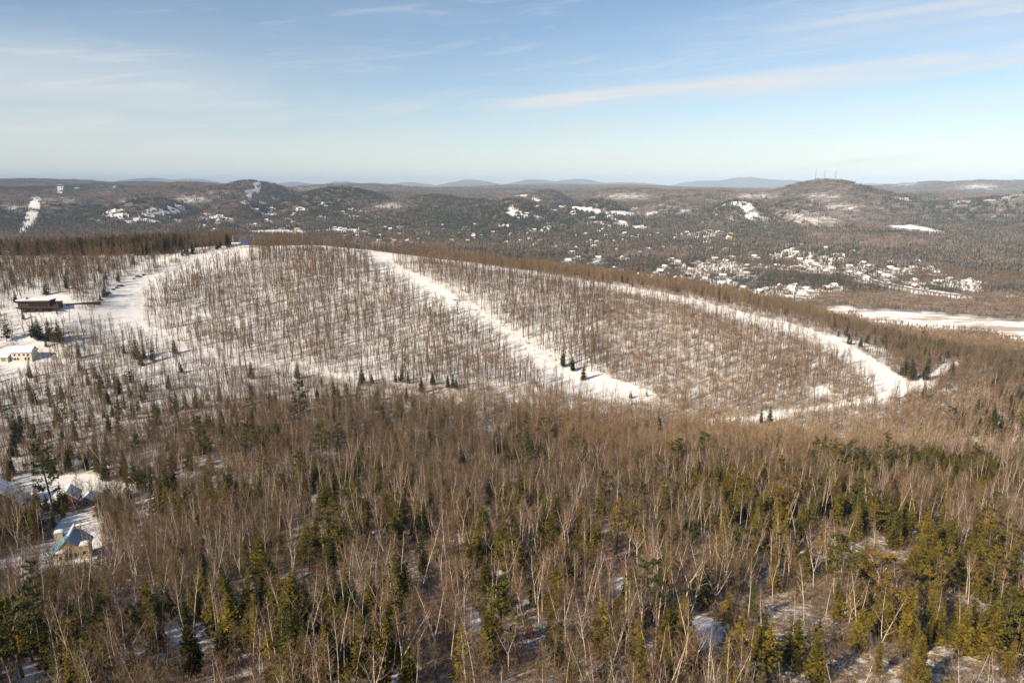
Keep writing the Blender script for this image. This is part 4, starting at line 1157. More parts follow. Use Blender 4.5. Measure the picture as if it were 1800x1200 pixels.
# a broken trunk lying over the brush beside the middle run, and a bleached snag beyond the far run
def log(px, py, px2, py2, up, r, mat, name, label, cat):
    a = hit(px, py, 300, 760)
    L = math.hypot(px2 - px, py2 - py) * a[3] / F
    t = MB()
    ex = (px2 - px) * a[3] / F
    t.tube([(0, 0, -.3), (ex * .5, .4, up * .5), (ex, .5, up)], [r, r * .8, r * .25], 7)
    for f, s in ((.6, 1), (.75, -1), (.88, 1)):
        t.tube([(ex * f, .45, up * f), (ex * f + s * .6, .5, up * f + 1.3)], [r * .3, .03], 4)
    o = obj(name, t, [mat]); o.location = a[:3]
    tag(o, label, cat)
log(884, 574, 909, 527, 16, .26, M["bark"], "leaning_trunk", "broken trunk leaning far over beside the middle ski run", "fallen tree")
log(1443, 588, 1459, 577, 5.5, .3, M["deadwood"], "bleached_snag", "pale bleached snag slanting over the far run near the lake", "dead tree")

# ------------------------------------------------------------------ valley houses
HROOF = [M["snow"]]
def valley_mesh(seed):
    rng = np.random.default_rng(seed)
    m = MB()
    wd, ln, ht, rise = rng.uniform(7, 9.5), rng.uniform(10, 16), rng.uniform(3.2, 6), rng.uniform(2, 3.4)
    gable_walls(m, -wd / 2, wd / 2, -ln / 2, ln / 2, -3, ht, rise, 0)
    gable(m, -wd / 2, wd / 2, -ln / 2, ln / 2, ht + .05, rise, .6, .45, 1)
    m.box(-.5, .4, ln * .2, ln * .2 + .9, ht + rise * .6, ht + rise + 1.4, 0)
    for y in np.arange(-ln / 2 + 1.6, ln / 2 - 1.2, 2.6):
        for s in (-1, 1):
            m.box(s * wd / 2 - .04, s * wd / 2 + .04, y, y + 1.2, ht * .35, ht * .35 + 1.3, 2)
    for s in (-1, 1):
        for x in (-wd * .22, wd * .22):
            m.box(x - .6, x + .6, s * ln / 2 - .04, s * ln / 2 + .04, ht * .4, ht * .4 + 1.3, 2)
    if seed % 2:
        m.box(wd / 2, wd / 2 + 4.5, -3, 3.5, -3, 2.6, 0); m.box(wd / 2, wd / 2 + 4.9, -3.4, 3.9, 2.6, 3.1, 1)
    return m
WALLS = [("beige", paint("pale_beige_siding", (.46, .40, .32), .8)), ("white", M["white"]), ("brown", M["wood"]), ("grey", M["grey"]), ("red-brown", M["redwood"])]
VM = {}
for k, (nm, wm) in enumerate(WALLS):
    for s in range(2):
        VM[(k, s)] = mb_mesh("valley_house", valley_mesh(40 + k * 2 + s), [wm, M["snow"], M["glass"]])
VILL = [("the snow strip below the far ski hill", (540, 405), 900), ("the snowy field under the bright hillside", (1070, 372), 900), ("the colourful depot", (1240, 412), 700), ("the frozen lake", (1600, 545), 900),
        ("the valley crossroads", (1400, 452), 700), ("the white clearing under the antenna hill", (1605, 402), 900), ("the long power-line cut", (60, 380), 900), ("the crest lift station", (430, 425), 900), ("the small dark round hill", (960, 345), 900)]
rngv = np.random.default_rng(5)
CL = [(900, 414, 300, 20, 72), (320, 385, 160, 22, 22), (560, 378, 130, 20, 14), (1000, 376, 150, 14, 12), (1240, 413, 45, 9, 11), (1420, 456, 110, 24, 28), (1265, 478, 85, 24, 20), (1360, 514, 75, 14, 14), (1460, 505, 18, 5, 3),
      (1575, 480, 100, 24, 18), (1640, 500, 80, 10, 8), (1696, 506, 14, 4, 3), (1130, 440, 170, 36, 36), (1570, 345, 60, 12, 4), (560, 404, 110, 5, 8), (1603, 428, 3, 2, 1), (1160, 490, 40, 12, 5), (240, 388, 20, 5, 3), (470, 365, 90, 15, 8)]
houses = []
for ci, (cx, cy, rx, ry, n) in enumerate(CL):
    tries = 0
    while n > 0 and tries < 400:
        tries += 1
        a, r = rngv.uniform(0, 6.28), math.sqrt(rngv.uniform(0, 1))
        x, y, z, d = hit(cx + rx * r * math.cos(a), cy + ry * r * math.sin(a), 60, 7000)
        if d < 900 or d > 6500 or any((x - q[0]) ** 2 + (y - q[1]) ** 2 < 24 ** 2 for q in houses):
            continue
        houses.append((x, y, z, d)); n -= 1
rows = []
for (x, y, z, d) in houses:
    k, s = int(rngv.choice(5, p=[.3, .3, .16, .14, .1])), int(rngv.integers(0, 2))
    rows.append((x, y, z, d, k, s))
hp = proj(*(np.array([q[i] for q in rows]) for i in range(3)))
near_v = [min(range(len(VILL)), key=lambda j: ((hp[0][i] - VILL[j][1][0]) ** 2 + 6 * (hp[1][i] - VILL[j][1][1]) ** 2)) for i in range(len(rows))]
ORD = ["nearest", "second", "third", "fourth", "fifth", "sixth", "seventh", "eighth", "ninth", "tenth", "eleventh", "twelfth", "thirteenth", "fourteenth", "fifteenth", "sixteenth", "seventeenth", "eighteenth", "nineteenth", "twentieth",
       "twenty-first", "twenty-second", "twenty-third", "twenty-fourth", "twenty-fifth", "twenty-sixth", "twenty-seventh", "twenty-eighth", "twenty-ninth", "thirtieth"]
def ordn(i):
    if i < len(ORD): return ORD[i]
    tens = ["", "", "twenty", "thirty", "forty", "fifty", "sixty", "seventy", "eighty", "ninety"]
    tth = ["", "", "twentieth", "thirtieth", "fortieth", "fiftieth", "sixtieth", "seventieth", "eightieth", "ninetieth"]
    n = i + 1
    if n >= 100: return "hundred and " + ordn(n - 101) if n > 100 else "hundredth"
    return tth[n // 10] if n % 10 == 0 else tens[n // 10] + "-" + ["", "first", "second", "third", "fourth", "fifth", "sixth", "seventh", "eighth", "ninth"][n % 10]
for j in range(len(VILL)):
    for k in range(5):
        mem = sorted([i for i in range(len(rows)) if near_v[i] == j and rows[i][4] == k], key=lambda i: (hp[0][i] - VILL[j][1][0]) ** 2 + (hp[1][i] - VILL[j][1][1]) ** 2)
        for rk, i in enumerate(mem):
            x, y, z, d, k_, s = rows[i]
            o = bpy.data.objects.new("village_house", VM[(k_, s)]); COL.objects.link(o)
            o.location = (x, y, z)
            o.rotation_euler = (0, 0, random.Random(i).uniform(0, 3.14))
            o.scale = (.98,) * 3
            nm = WALLS[k_][0]
            tag(o, f"snow-roofed {nm} house, {ordn(rk)} {nm} house from {VILL[j][0]}", "house", "snow-roofed houses in the valley")
# two larger coloured sheds of the depot
def depot(px, py, colr, wd, ln, ht, name, label):
    x, y, z, d = hit(px, py, 60, 7000)
    houses.append((x, y, z, d))
    m = paint(name + "_paint", colr, .5)
    o = tag(empty(name, (x, y, z), .2), label, "depot building")
    part("wall", o, [m], lambda q: gable_walls(q, -wd / 2, wd / 2, -ln / 2, ln / 2, -3, ht, 2.5))
    part("roof", o, [M["snow"]], lambda q: gable(q, -wd / 2, wd / 2, -ln / 2, ln / 2, ht + .05, 2.5, .5, .4))
    part("door", o, [M["grey"]], lambda q: q.box(-2.5, 2.5, -ln / 2 - .1, -ln / 2 + .1, -1, 4))
depot(1281, 421, (.75, .42, .04), 15, 14, 9, "yellow_shed", "tall yellow depot building with snowy roof in the valley")
depot(1226, 420, (.55, .12, .10), 13, 12, 5, "red_shed", "low red depot building in the snowy valley yard")
depot(1239, 421, (.16, .30, .48), 18, 14, 6, "blue_shed", "long pale blue depot building beside the red one")
depot(1400, 472, (.48, .20, .16), 34, 14, 4, "long_shed", "long low pinkish building near the valley crossroads")
depot(522, 404, (.62, .28, .16), 20, 14, 5, "orange_shed", "orange-walled building beside the snow strip in the far valley")

# valley roads draped on the ground
def road(pts, wd, label):
    P = []
    for (a, b) in zip(pts[:-1], pts[1:]):
        for t in np.linspace(0, 1, 8)[:-1]:
            P.append(hit(a[0] * (1 - t) + b[0] * t, a[1] * (1 - t) + b[1] * t, 60, 7000)[:2])
    P.append(hit(pts[-1][0], pts[-1][1], 60, 7000)[:2])
    P = np.array(P)
    n = len(P)
    d = np.gradient(P, axis=0); d /= np.linalg.norm(d, axis=1)[:, None] + 1e-9
    nrm = np.stack([-d[:, 1], d[:, 0]], 1)
    V = []
    for s in (-1, -.4, .4, 1):
        q = P + nrm * s * wd / 2
        V.append(np.column_stack([q, ground(q[:, 0], q[:, 1]) + 1.0]))
    V = np.stack(V, 1).reshape(-1, 3)
    Q = [(i * 4 + k, i * 4 + k + 1, i * 4 + k + 5, i * 4 + k + 4) for i in range(n - 1) for k in range(3)]
    me = make_mesh("road", V, np.zeros((0, 3), int), np.array(Q), np.zeros(len(Q), int), [M["asphalt"]])
    o = bpy.data.objects.new("road", me); COL.objects.link(o)
    tag(o, label, kind="structure")
    return P
ROADS = [road([(1338, 446), (1372, 453), (1410, 463), (1440, 469)], 9, "salted valley road passing the crossroads village"),
         road([(1505, 484), (1545, 497), (1600, 508), (1650, 516), (1712, 522)], 11, "salted highway along the far shore of the frozen lake"),
         road([(1312, 502), (1330, 490), (1352, 470)], 6, "small snowy side road climbing to the crossroads")]
# open snow round every house
def near_built(x, y, lst, rad):
    out = np.zeros(x.shape, bool)
    for (hx, hy, r) in lst:
        out |= (x - hx) ** 2 + (y - hy) ** 2 < (r * rad) ** 2
    return out
HB = [(q[0], q[1], 16.0) for q in houses]
HR = []
for P in ROADS:
    HR += [(p[0], p[1], 7.0) for p in P]
    for p, q in zip(P[:-1], P[1:]):
        HR += [(p[0] * .5 + q[0] * .5, p[1] * .5 + q[1] * .5, 8.0)]
cl = ext(clear_a)
_m = np.nonzero((np.hypot(VERTS[:, 0], VERTS[:, 1]) > 850) & (np.hypot(VERTS[:, 0], VERTS[:, 1]) < 6600) & (np.abs(VERTS[:, 0]) < VERTS[:, 1]))[0]
_ok = np.zeros(len(_m), bool)
HBR = HB + HR
for (hx, hy, r) in HB:
    rad = max(r + 5, 0.008 * math.hypot(hx, hy))
    _ok |= (VERTS[_m, 0] - hx) ** 2 + (VERTS[_m, 1] - hy) ** 2 < rad * rad
cl[_m[_ok]] = 1
gr.data.attributes["clear"].data.foreach_set("value", cl.astype(np.float32))

# ------------------------------------------------------------------ where trees stand
rng = np.random.default_rng(2024)
def jgrid(r0, r1, s, wide=0.85):
    n = int(r1 * 1.0 / s)
    gx, gy = np.meshgrid(np.arange(-n, n + 1), np.arange(0, n + 1))
    x = (gx + rng.uniform(-.75, .75, gx.shape)).ravel() * s
    y = (gy + rng.uniform(-.75, .75, gx.shape)).ravel() * s
    r = np.hypot(x, y)
    k = (r >= r0) & (r < r1) & (np.abs(x) < y * wide + 35) & (y > 30)
    x, y = x[k], y[k]
    return x, y, ground(x, y)
SLOPE_POLY = [(255, 505), (300, 470), (430, 434), (700, 444), (1000, 488), (1200, 520), (1400, 571), (1540, 636), (1590, 690), (1550, 702), (1400, 724), (1250, 738), (1100, 708), (900, 682), (700, 667), (500, 657), (350, 622), (270, 592)]
# hand-placed trees: kind, shape, photo px of the foot, height in px, tone, label
HAND = [
 ("spruce", 0, 990, 645, 42, .1, "tallest of three dark spruces at the foot of the middle ski run"), ("spruce", 4, 1007, 652, 27, .1, "middle dark spruce of the three at the foot of the middle ski run"), ("spruce", 1, 1024, 668, 36, .25, "broad dark spruce nearest the bottom of the middle ski run"),
 ("spruce", 4, 1108, 700, 15, .1, "small round dark spruce at the very end of the middle run"), ("spruce", 2, 1137, 697, 15, .1, "thin little spruce on the snow beyond the end of the middle run"),
 ("spruce", 2, 706, 672, 40, .2, "tallest spruce of a trio along the hill foot"), ("spruce", 0, 696, 672, 24, .2, "shorter spruce beside the trio's tallest along the hill foot"), ("spruce", 0, 718, 674, 25, .3, "shortest spruce of the trio along the hill foot"),
 ("spruce", 4, 760, 676, 24, .15, "lone small spruce between two groups at the hill foot"), ("spruce", 1, 787, 682, 26, .15, "first of three close small spruces at the hill foot"), ("spruce", 0, 796, 682, 30, .15, "tallest of three close small spruces at the hill foot"), ("spruce", 2, 803, 684, 27, .15, "last of three close small spruces at the hill foot"), ("spruce", 2, 655, 674, 22, .3, "faint thin spruce at the hill foot under the bare slope"),
 ("spruce", 0, 240, 632, 42, .25, "tall pointed spruce in the clump below the curved piste"), ("spruce", 4, 254, 632, 26, .2, "squat spruce in the clump below the curved piste"), ("spruce", 2, 268, 636, 44, .2, "slim spire-like spruce of the clump below the curved piste"), ("spruce", 1, 219, 622, 22, .15, "ragged small spruce standing just off the clump below the curved piste"), ("spruce", 0, 320, 655, 24, .1, "lone dark spruce downhill of the curved piste"), ("spruce", 1, 203, 676, 26, .15, "dark spruce among bare trunks below the cream house"), ("spruce", 2, 193, 682, 30, .1, "thin dark spruce touching another below the cream house"),
 ("spruce", 4, 71, 598, 42, .15, "dark full spruce between the brown wooden house and the cream house"), ("spruce", 0, 86, 600, 44, .1, "tall dark spruce in the row above the cream house"), ("spruce", 1, 104, 602, 46, .1, "widest dark spruce in the row above the cream house"), ("spruce", 3, 60, 595, 38, .2, "open dark spruce in the row above the cream house"), ("spruce", 0, 42, 562, 22, .05, "bluish spruce close under the brown wooden house"), ("spruce", 3, 12, 600, 50, .1, "tall open spruce beside the snow-roofed garage"), ("spruce", 2, 22, 690, 26, .15, "little spruce on the snowy lot below the garage"), ("spruce", 0, 53, 541, 19, .15, "small spruce right against the wall of the brown wooden house"), ("spruce", 2, 100, 552, 11, .05, "tiny upright spruce on the snowy yard of the brown wooden house"),
 ("pine", 0, 527, 750, 82, .25, "tall lone pine standing above the bare wood"), ("pine", 1, 566, 815, 70, .55, "yellowish flat-topped pine in the middle of the bare wood"), ("pine", 2, 598, 800, 58, .35, "dark bushy pine beside the yellowish flat-topped one"), ("pine", 1, 444, 810, 66, .5, "loose pine among grey trees below the snowy lots"), ("pine", 0, 370, 815, 62, .3, "dark narrow pine below the snowy lots"),
 ("pine", 1, 580, 1000, 112, .75, "big golden pine with spreading tufts in the middle of the birches"), ("pine", 2, 545, 1010, 70, .6, "lower pine leaning on the big golden pine"), ("pine", 1, 1083, 965, 84, 1.0, "orange-tinged pine with layered flat boughs"), ("pine", 0, 96, 905, 130, .35, "tall bare-stemmed pine above the blue-roofed house"), ("pine", 2, 268, 915, 50, .7, "yellow-green pine on the bank beyond the blue-roofed house"), ("pine", 0, 40, 1190, 150, .45, "large shaggy pine at the bottom corner of the wood"), ("pine", 2, 252, 872, 44, .35, "dark pine on the bank behind a yellow-green one"), ("pine", 1, 1415, 950, 60, .7, "olive bushy pine behind the big forked birch"), ("pine", 2, 1215, 960, 50, .6, "small olive pine near the orange-tinged pine"),
 ("cedar", 0, 672, 1215, 110, .95, "large golden-green cedar at the bottom edge"), ("cedar", 1, 715, 1225, 85, .9, "shorter golden cedar touching the large one at the bottom edge"), ("cedar", 1, 345, 1190, 95, .55, "dark olive cedar under tall birches"), ("cedar", 0, 745, 1010, 46, .5, "small olive cedar in shade between birches"), ("cedar", 0, 390, 1180, 85, .8, "yellowish cedar next to the dark olive cedar"),
 ("spruce", 0, 1470, 925, 72, .7, "tall olive spruce behind the big forked birch"), ("spruce", 0, 1504, 945, 70, .75, "pointed olive spruce uphill of the snowy gap"), ("spruce", 0, 1552, 940, 85, .65, "tallest olive spruce in the row above the birches"), ("spruce", 4, 1570, 965, 70, .6, "dense olive spruce beside the tallest of the row"), ("spruce", 2, 1590, 958, 66, .6, "slim olive spruce ending the dense row"), ("spruce", 0, 1622, 935, 55, .75, "bright olive spruce uphill of the row"), ("spruce", 0, 1275, 1095, 68, .95, "golden spruce standing alone among white birches"),
 ("spruce", 4, 1506, 1140, 82, .9, "broad golden-olive spruce below the three-stemmed birch"), ("spruce", 1, 1395, 1170, 92, .6, "big ragged olive spruce near the bottom edge"), ("spruce", 4, 1435, 1200, 90, .7, "dense dark-olive spruce beside the big ragged one"), ("spruce", 0, 1690, 1150, 95, .95, "golden pointed spruce by the snowy hollow"), ("spruce", 1, 1735, 1160, 100, .9, "big drooping golden spruce beyond the snowy hollow"), ("spruce", 0, 1768, 1190, 72, 1.0, "small bright golden spruce near the bottom corner"), ("spruce", 0, 1640, 1130, 78, .8, "olive spruce with thin top before the snowy hollow"), ("spruce", 2, 935, 815, 50, .6, "yellow-green spruce alone in the tan wood"), ("spruce", 2, 1160, 765, 46, .2, "dark thin spruce in the tan wood under the hill"), ("spruce", 4, 898, 828, 34, .15, "squat dark spruce in the brown wood"), ("spruce", 0, 866, 806, 30, .1, "small dark spruce uphill of the squat one"), ("spruce", 0, 700, 742, 46, .35, "tall spruce in the wood under the bare slope"), ("spruce", 4, 674, 745, 36, .2, "dark full spruce in the wood under the bare slope"), ("spruce", 0, 755, 788, 38, .2, "pointed spruce of a dark pair in the brown wood"), ("spruce", 4, 768, 788, 36, .2, "fuller spruce of the dark pair in the brown wood"),
 ("spruce", 4, 1352, 748, 36, .25, "dark spruce at the bend of the lower trail"), ("spruce", 2, 1338, 745, 34, .4, "slim spruce at the bend of the lower trail"), ("spruce", 0, 1625, 668, 48, .3, "dark pointed spruce inside the fork of the far run"), ("spruce", 4, 1605, 668, 40, .4, "spruce crowding the fork of the far run"), ("spruce", 1, 1590, 660, 36, .3, "ragged spruce on the inner edge of the far run's fork"), ("spruce", 2, 1461, 630, 16, .1, "single tiny spruce on the edge of the far run"),
 ("birch", 2, 1430, 1032, 92, .6, "huge wide-forked white birch with a fan of pale limbs"), ("birch", 4, 1545, 1150, 125, .8, "large three-armed birch with reddish twigs near the bottom"), ("birch", 1, 1358, 1060, 85, .6, "white birch with a rounded fork beside the huge wide-forked one"), ("birch", 2, 1258, 1070, 84, .6, "white birch splitting wide from one pale foot"), ("birch", 1, 1490, 1105, 80, .7, "pale Y-shaped birch standing in snow"), ("birch", 6, 1697, 1050, 78, .6, "broad-topped birch near the snowy clearing"), ("birch", 1, 1532, 975, 56, .6, "bright little birch in front of dark conifers"), ("birch", 0, 1300, 935, 72, .5, "very straight white birch beyond the dead-topped pair"), ("birch", 1, 1236, 950, 80, .5, "bright twin-topped birch at the edge of the conifers"),
 ("birch", 3, 740, 1035, 110, .5, "long pale birch leaning over the brown thicket"), ("birch", 4, 868, 1055, 100, .6, "low-forked white birch by the shaded snow gap"), ("birch", 2, 765, 1150, 110, .7, "open-armed white birch above the golden cedars"), ("birch", 4, 425, 1020, 108, .6, "pale V-shaped birch above the dark cedars"), ("birch", 3, 330, 1120, 130, .5, "long leaning birch over the snowy bank"), ("birch", 1, 515, 965, 80, .5, "forked birch near the big golden pine"), ("birch", 3, 245, 1040, 100, .5, "leaning birch in front of the blue-roofed house's dark wall"), ("birch", 0, 1047, 915, 72, .4, "single bright straight birch in the middle of the brown wood"), ("birch", 1, 895, 1190, 100, .7, "tall birch with a bent top near the bottom edge"), ("birch", 1, 1105, 990, 84, .6, "birch forking high beside the orange-tinged pine"),
 ("dead", 0, 1542, 828, 34, .5, "bleached dead tree with wide bare arms above the tan wood"), ("dead", 1, 1470, 790, 34, .5, "grey dead crown in the tan wood below the lower trail"), ("dead", 1, 1355, 812, 36, .5, "pale dead tree on the edge of the tan wood"), ("dead", 0, 1675, 720, 32, .5, "bleached tree among brush beyond the far run"),
 ("dead", 1, 830, 830, 40, .4, "pale dead tree at the top of the brown wood"),
 ("redshrub", 0, 932, 1120, 34, .5, "rust-red dead sapling between the olive spruces"), ("redshrub", 1, 1602, 1030, 22, .5, "reddish dying sapling in front of green spruces"),
]
hand_rows = []
for (kind, shp, px, py, hpx, tone, lab) in HAND:
    if py > 1190 or True:
        x, y, z, d = hit(px, py, 60, 1200)
    lo, hi_ = 1.0, 60.0
    for _ in range(30):
        m = .5 * (lo + hi_)
        if py - proj(x, y, z + m)[1] < hpx: lo = m
        else: hi_ = m
    hand_rows.append([kind, shp, x, y, z, lo, tone, lab])
hxy = np.array([(q[2], q[3]) for q in hand_rows])

def gmap(px, py, lst):
    p = np.zeros(px.shape)
    for (cx, cy, sx_, sy_, v) in lst:
        p = np.maximum(p, v * np.exp(-((px - cx) / sx_) ** 2 - ((py - cy) / sy_) ** 2))
    return p
CON = [(1640, 612, 170, 26, .30), (1740, 660, 90, 30, .22), (1520, 1000, 330, 110, .42), (1500, 1170, 380, 110, .46), (1250, 900, 160, 60, .28), (550, 1120, 240, 110, .42), (60, 1150, 120, 120, .28), (150, 770, 200, 80, .20), (60, 900, 90, 90, .28), (500, 790, 220, 90, .22), (880, 805, 140, 50, .14), (1620, 845, 220, 30, .36),
       (1780, 740, 50, 60, .5), (960, 1040, 220, 140, .24), (1100, 1190, 200, 90, .3), (800, 1190, 160, 80, .34), (300, 900, 160, 80, .2), (640, 930, 130, 80, .2)]
kinds = {k: [] for k in ("birch", "hard", "spruce", "pine", "slope", "farh", "fars")}
brushes = []
def add(kind, x, y, z, h, tone):
    kinds[kind].append(np.stack([x, y, z, h, tone], 1))
def near_block(r0, r1, s):
    x, y, z = jgrid(r0, r1, s)
    px, py, dep = proj(x, y, z)
    ok = ~hidden(x, y, z + 20, 12) & (px > -260) & (px < 2060)
    x, y, z, px, py, dep = (a[ok] for a in (x, y, z, px, py, dep))
    run, clear, lake, thin = masks(x, y, z)
    n = len(x)
    u = rng.uniform(0, 1, n)
    cn = fbm(x, y, 34, 41, 3)
    tn = fbm(x, y, 60, 43, 3)
    gapn = fbm(x, y, 26, 47, 3)
    slope = inpoly(px, py, SLOPE_POLY) & (dep > 340) & (dep < 720)
    upper = (px < 430) & (py < 560) & (dep > 470) & ~slope & (dep < 720)
    back = (dep > 560) & ~slope & ~upper
    leftm = (px < 420) & (py < 900) & ~upper & ~slope
    front = ~(slope | upper | back)
    keep = np.where(py > 830, .90, .90)
    keep = np.where(front & (dep > 350), np.interp(dep, [340, 430], [.9, .6]), keep)
    east = front & (px > 1560) & (dep > 360)
    keep = np.where(east, .95, keep)
    keep = np.where(leftm, np.where(py < 700, .85, .85), keep)
    keep = np.where(slope, np.where(px > 1050, .92, .80) * np.clip(.88 + .75 * gapn, .3, 1.2), keep)
    keep = np.where(upper, np.where(py < 450, .98, .52), keep)
    keep = keep * np.where(front & (gapn > .34), .35, 1.0)
    rd = np.hypot(x, y)
    ok = (u < keep) & (run < .5) & (clear < .5) & (lake < .5)
    ok &= ~near_built(x, y, BUILT, 1.0)
    for k in range(0, len(hxy)):
        ok &= (x - hxy[k, 0]) ** 2 + (y - hxy[k, 1]) ** 2 > 5.0
    # the hand-placed trees stand clear: fewer tall trees just in front of them
    for k in range(len(hxy)):
        hx, hy = hxy[k]
        hr = math.hypot(hx, hy)
        if hr > 420: continue
        al = -((x - hx) * hx + (y - hy) * hy) / hr
        la = np.abs((x - hx) * hy - (y - hy) * hx) / hr
        ok &= ~((al > -1) & (al < 24) & (la < 3.6) & (rng.uniform(0, 1, n) < .88))
    ok &= ~((px > 80) & (px < 190) & (py > 965) & (py < 1060) & (rng.uniform(0, 1, n) < .62))
    pcon = np.where(py > 820, 2.0, 1.5) * gmap(px, py, CON) * np.clip(.35 + 1.5 * sstep(-.25, .5, cn), 0, 2)
    pcon = np.where(upper, np.where((py < 450) & (px < 340), .62, .05), pcon)
    pcon = np.where(back, np.where((px > 1440) & (dep < 900), .42 * (cn > -.1) + .08, .05), pcon)
    pcon = np.where(slope, .0, pcon)
    pb = np.interp(dep, [120, 230, 300, 420, 480], [.37, .32, .20, .04, .01]) * np.where(leftm, .6, 1)
    pb = np.where(slope | upper | back, .0, pb)
    v = rng.uniform(0, 1, n)
    kind = np.where(v < pcon, 1, np.where(v < pcon + pb, 2, 0))
    kind = np.where((kind == 1) & (rng.uniform(0, 1, n) < .035) & front, 3, kind)
    tone = np.clip(.3 + .28 * tn + rng.normal(0, .13, n), 0, 1)
    tan = sstep(680, 730, py) * (1 - sstep(800, 860, py)) * sstep(820, 1000, px) * front
    tone = tone * (1 - tan) + tan * np.clip(.72 + .25 * tn + rng.normal(0, .10, n), 0, 1)
    tone = np.where(slope, np.clip(.46 + .2 * (px > 1050) + .2 * tn + rng.normal(0, .12, n), 0, 1), tone)
    tone = np.where(back, np.clip(.52 + .3 * tn + rng.normal(0, .16, n), 0, 1), tone)
    hard_h = rng.uniform(11.5, 17.5, n)
    hard_h = np.where(front, rng.uniform(7.5, 13, n) * np.interp(dep, [100, 300, 420], [.95, 1.05, 1.1]), hard_h)
    hard_h = np.where(slope, np.where(px > 1050, rng.uniform(8, 15.5, n), rng.uniform(9.5, 19.5, n)), hard_h)
    hard_h = np.where(tan > .4, rng.uniform(8.5, 14, n), hard_h)
    hard_h = np.where(back, rng.uniform(6, 13, n) * (1 + .3 * cn), hard_h)
    bh = rng.uniform(9, 14.5, n)
    sh = np.where(px > 1000, rng.uniform(6, 12, n), rng.uniform(6, 12.5, n)) * np.where((dep > 480) & ~upper, .85, 1) * np.where(upper & (py < 450), 1.3, 1)
    ctone = np.clip(.28 + .30 * sstep(700, 950, py) + .22 * sstep(900, 1300, px) * sstep(750, 900, py) + .25 * rng.normal(0, 1, n) * .8, 0, 1)
    def put(kd, sel, h, t):
        add(kd, x[sel], y[sel], z[sel], h[sel], t[sel])
    put("spruce", ok & (kind == 1), sh, ctone)
    put("pine", ok & (kind == 3), rng.uniform(10, 15.5, n), np.clip(ctone + .1, 0, 1))
    put("birch", ok & (kind == 2), bh, rng.uniform(0, 1, n))
    put("hard", ok & (kind == 0) & (rd < 330), hard_h, tone)
    put("slope", ok & (kind == 0) & (rd >= 330), hard_h, tone)
    pu = np.where(slope, np.where(px > 1050, .8, .22), np.where(leftm, .3, np.where(upper, .3, np.where(east, .85, np.where(pcon > .45, .4, np.interp(dep, [300, 400], [.72, .5]))))))
    ub = (rng.uniform(0, 1, n) < pu * .8) & (run < .5) & (clear < .5) & (lake < .5) & ~near_built(x, y, BUILT, 1.0)
    jx_, jy_ = x + rng.uniform(-1.3, 1.3, n), y + rng.uniform(-1.3, 1.3, n)
    brushes.append(np.stack([jx_, jy_, ground(jx_, jy_), rng.uniform(.6, 1.5, n) * np.where(front & (py > 760), 1.0, 1), np.clip(tone + .03, 0, 1)], 1)[ub])
    # brown weeds along the edge of the middle run
    wd = inpoly(px, py, [(770, 498), (820, 526), (860, 554), (895, 578), (930, 601), (975, 630), (1010, 645), (1000, 656), (950, 632), (905, 602), (860, 574), (810, 540)]) & (dep > 340)
    wd &= rng.uniform(0, 1, n) < .8
    brushes.append(np.stack([x, y, z, rng.uniform(.22, .5, n), np.full(n, .92)], 1)[wd])
near_block(55, 330, 2.55)
near_block(330, 780, 3.3)
def mid_block(r0, r1, s):
    x, y, z = jgrid(r0, r1, s, .82)
    px, py, dep = proj(x, y, z)
    ok = ~hidden(x, y, z + 16, 8) & (px > -60) & (px < 1860)
    x, y, z, px, py, dep = (a[ok] for a in (x, y, z, px, py, dep))
    run, clear, lake, thin = masks(x, y, z)
    n = len(x)
    cn, cn2 = fbm(x, y, 120, 51, 3), fbm(x, y, 420, 52, 3)
    ok = (lake < .5) & (rng.uniform(0, 1, n) < np.where(clear > .8, .05, np.where(clear > .5, .45, .80)))
    ok &= ~near_built(x, y, HBR, .85)
    shore = (py > 515) & (px > 1400)
    pc = np.where(shore, .10 + .3 * (cn > .45), np.clip(.66 + .9 * cn + .25 * cn2, .1, .96))
    con = rng.uniform(0, 1, n) < pc
    h = np.where(shore, rng.uniform(5, 10, n), rng.uniform(9, 15, n))
    t = np.clip(np.where(shore, .7, .3) + .2 * cn2 + rng.normal(0, .12, n), 0, 1)
    s1_ = ok & con
    add("fars", x[s1_], y[s1_], z[s1_], (h * rng.uniform(.75, 1.15, n))[s1_], np.clip(rng.normal(.10, .12, n), 0, 1)[s1_])
    s2_ = ok & ~con & ((rng.uniform(0, 1, n) < .62) | shore)
    add("farh", x[s2_], y[s2_], z[s2_], h[s2_], t[s2_])
mid_block(780, 1750, 4.7)
cl_pts = []
def far_block(r0, r1, s):
    x, y, z = jgrid(r0, r1, s, .80)
    px, py, dep = proj(x, y, z)
    ok = ~hidden(x, y, z + 14, 6) & (px > -60) & (px < 1860)
    x, y, z, px, py = (a[ok] for a in (x, y, z, px, py))
    run, clear, lake, thin = masks(x, y, z)
    n = len(x)
    cn, cn2 = fbm(x, y, 260, 61, 3), fbm(x, y, 1300, 62, 3)
    cov = cover(x, y)
    keep = np.where(clear > .8, .02, np.where(clear > .5, .4, .90)) * (1 - .62 * thin) * (1 - .28 * np.maximum(cov, 0))
    ok = (rng.uniform(0, 1, n) < keep) & ~near_built(x, y, HBR, .5 + s / 40)
    valley = 1 - sstep(-110, -40, z - ZC)
    pc = np.clip(.05 + .22 * valley + .50 * cn + .40 * cn2 - .3 * thin - .45 * cov, 0.02, .97)
    lev = np.clip((pc * 4 + rng.normal(0, .5, n)).round(), 0, 3).astype(int)
    return x[ok], y[ok], z[ok], lev[ok], np.clip(.25 + .25 * cn[ok] + rng.normal(0, .1, ok.sum()), 0, 1)
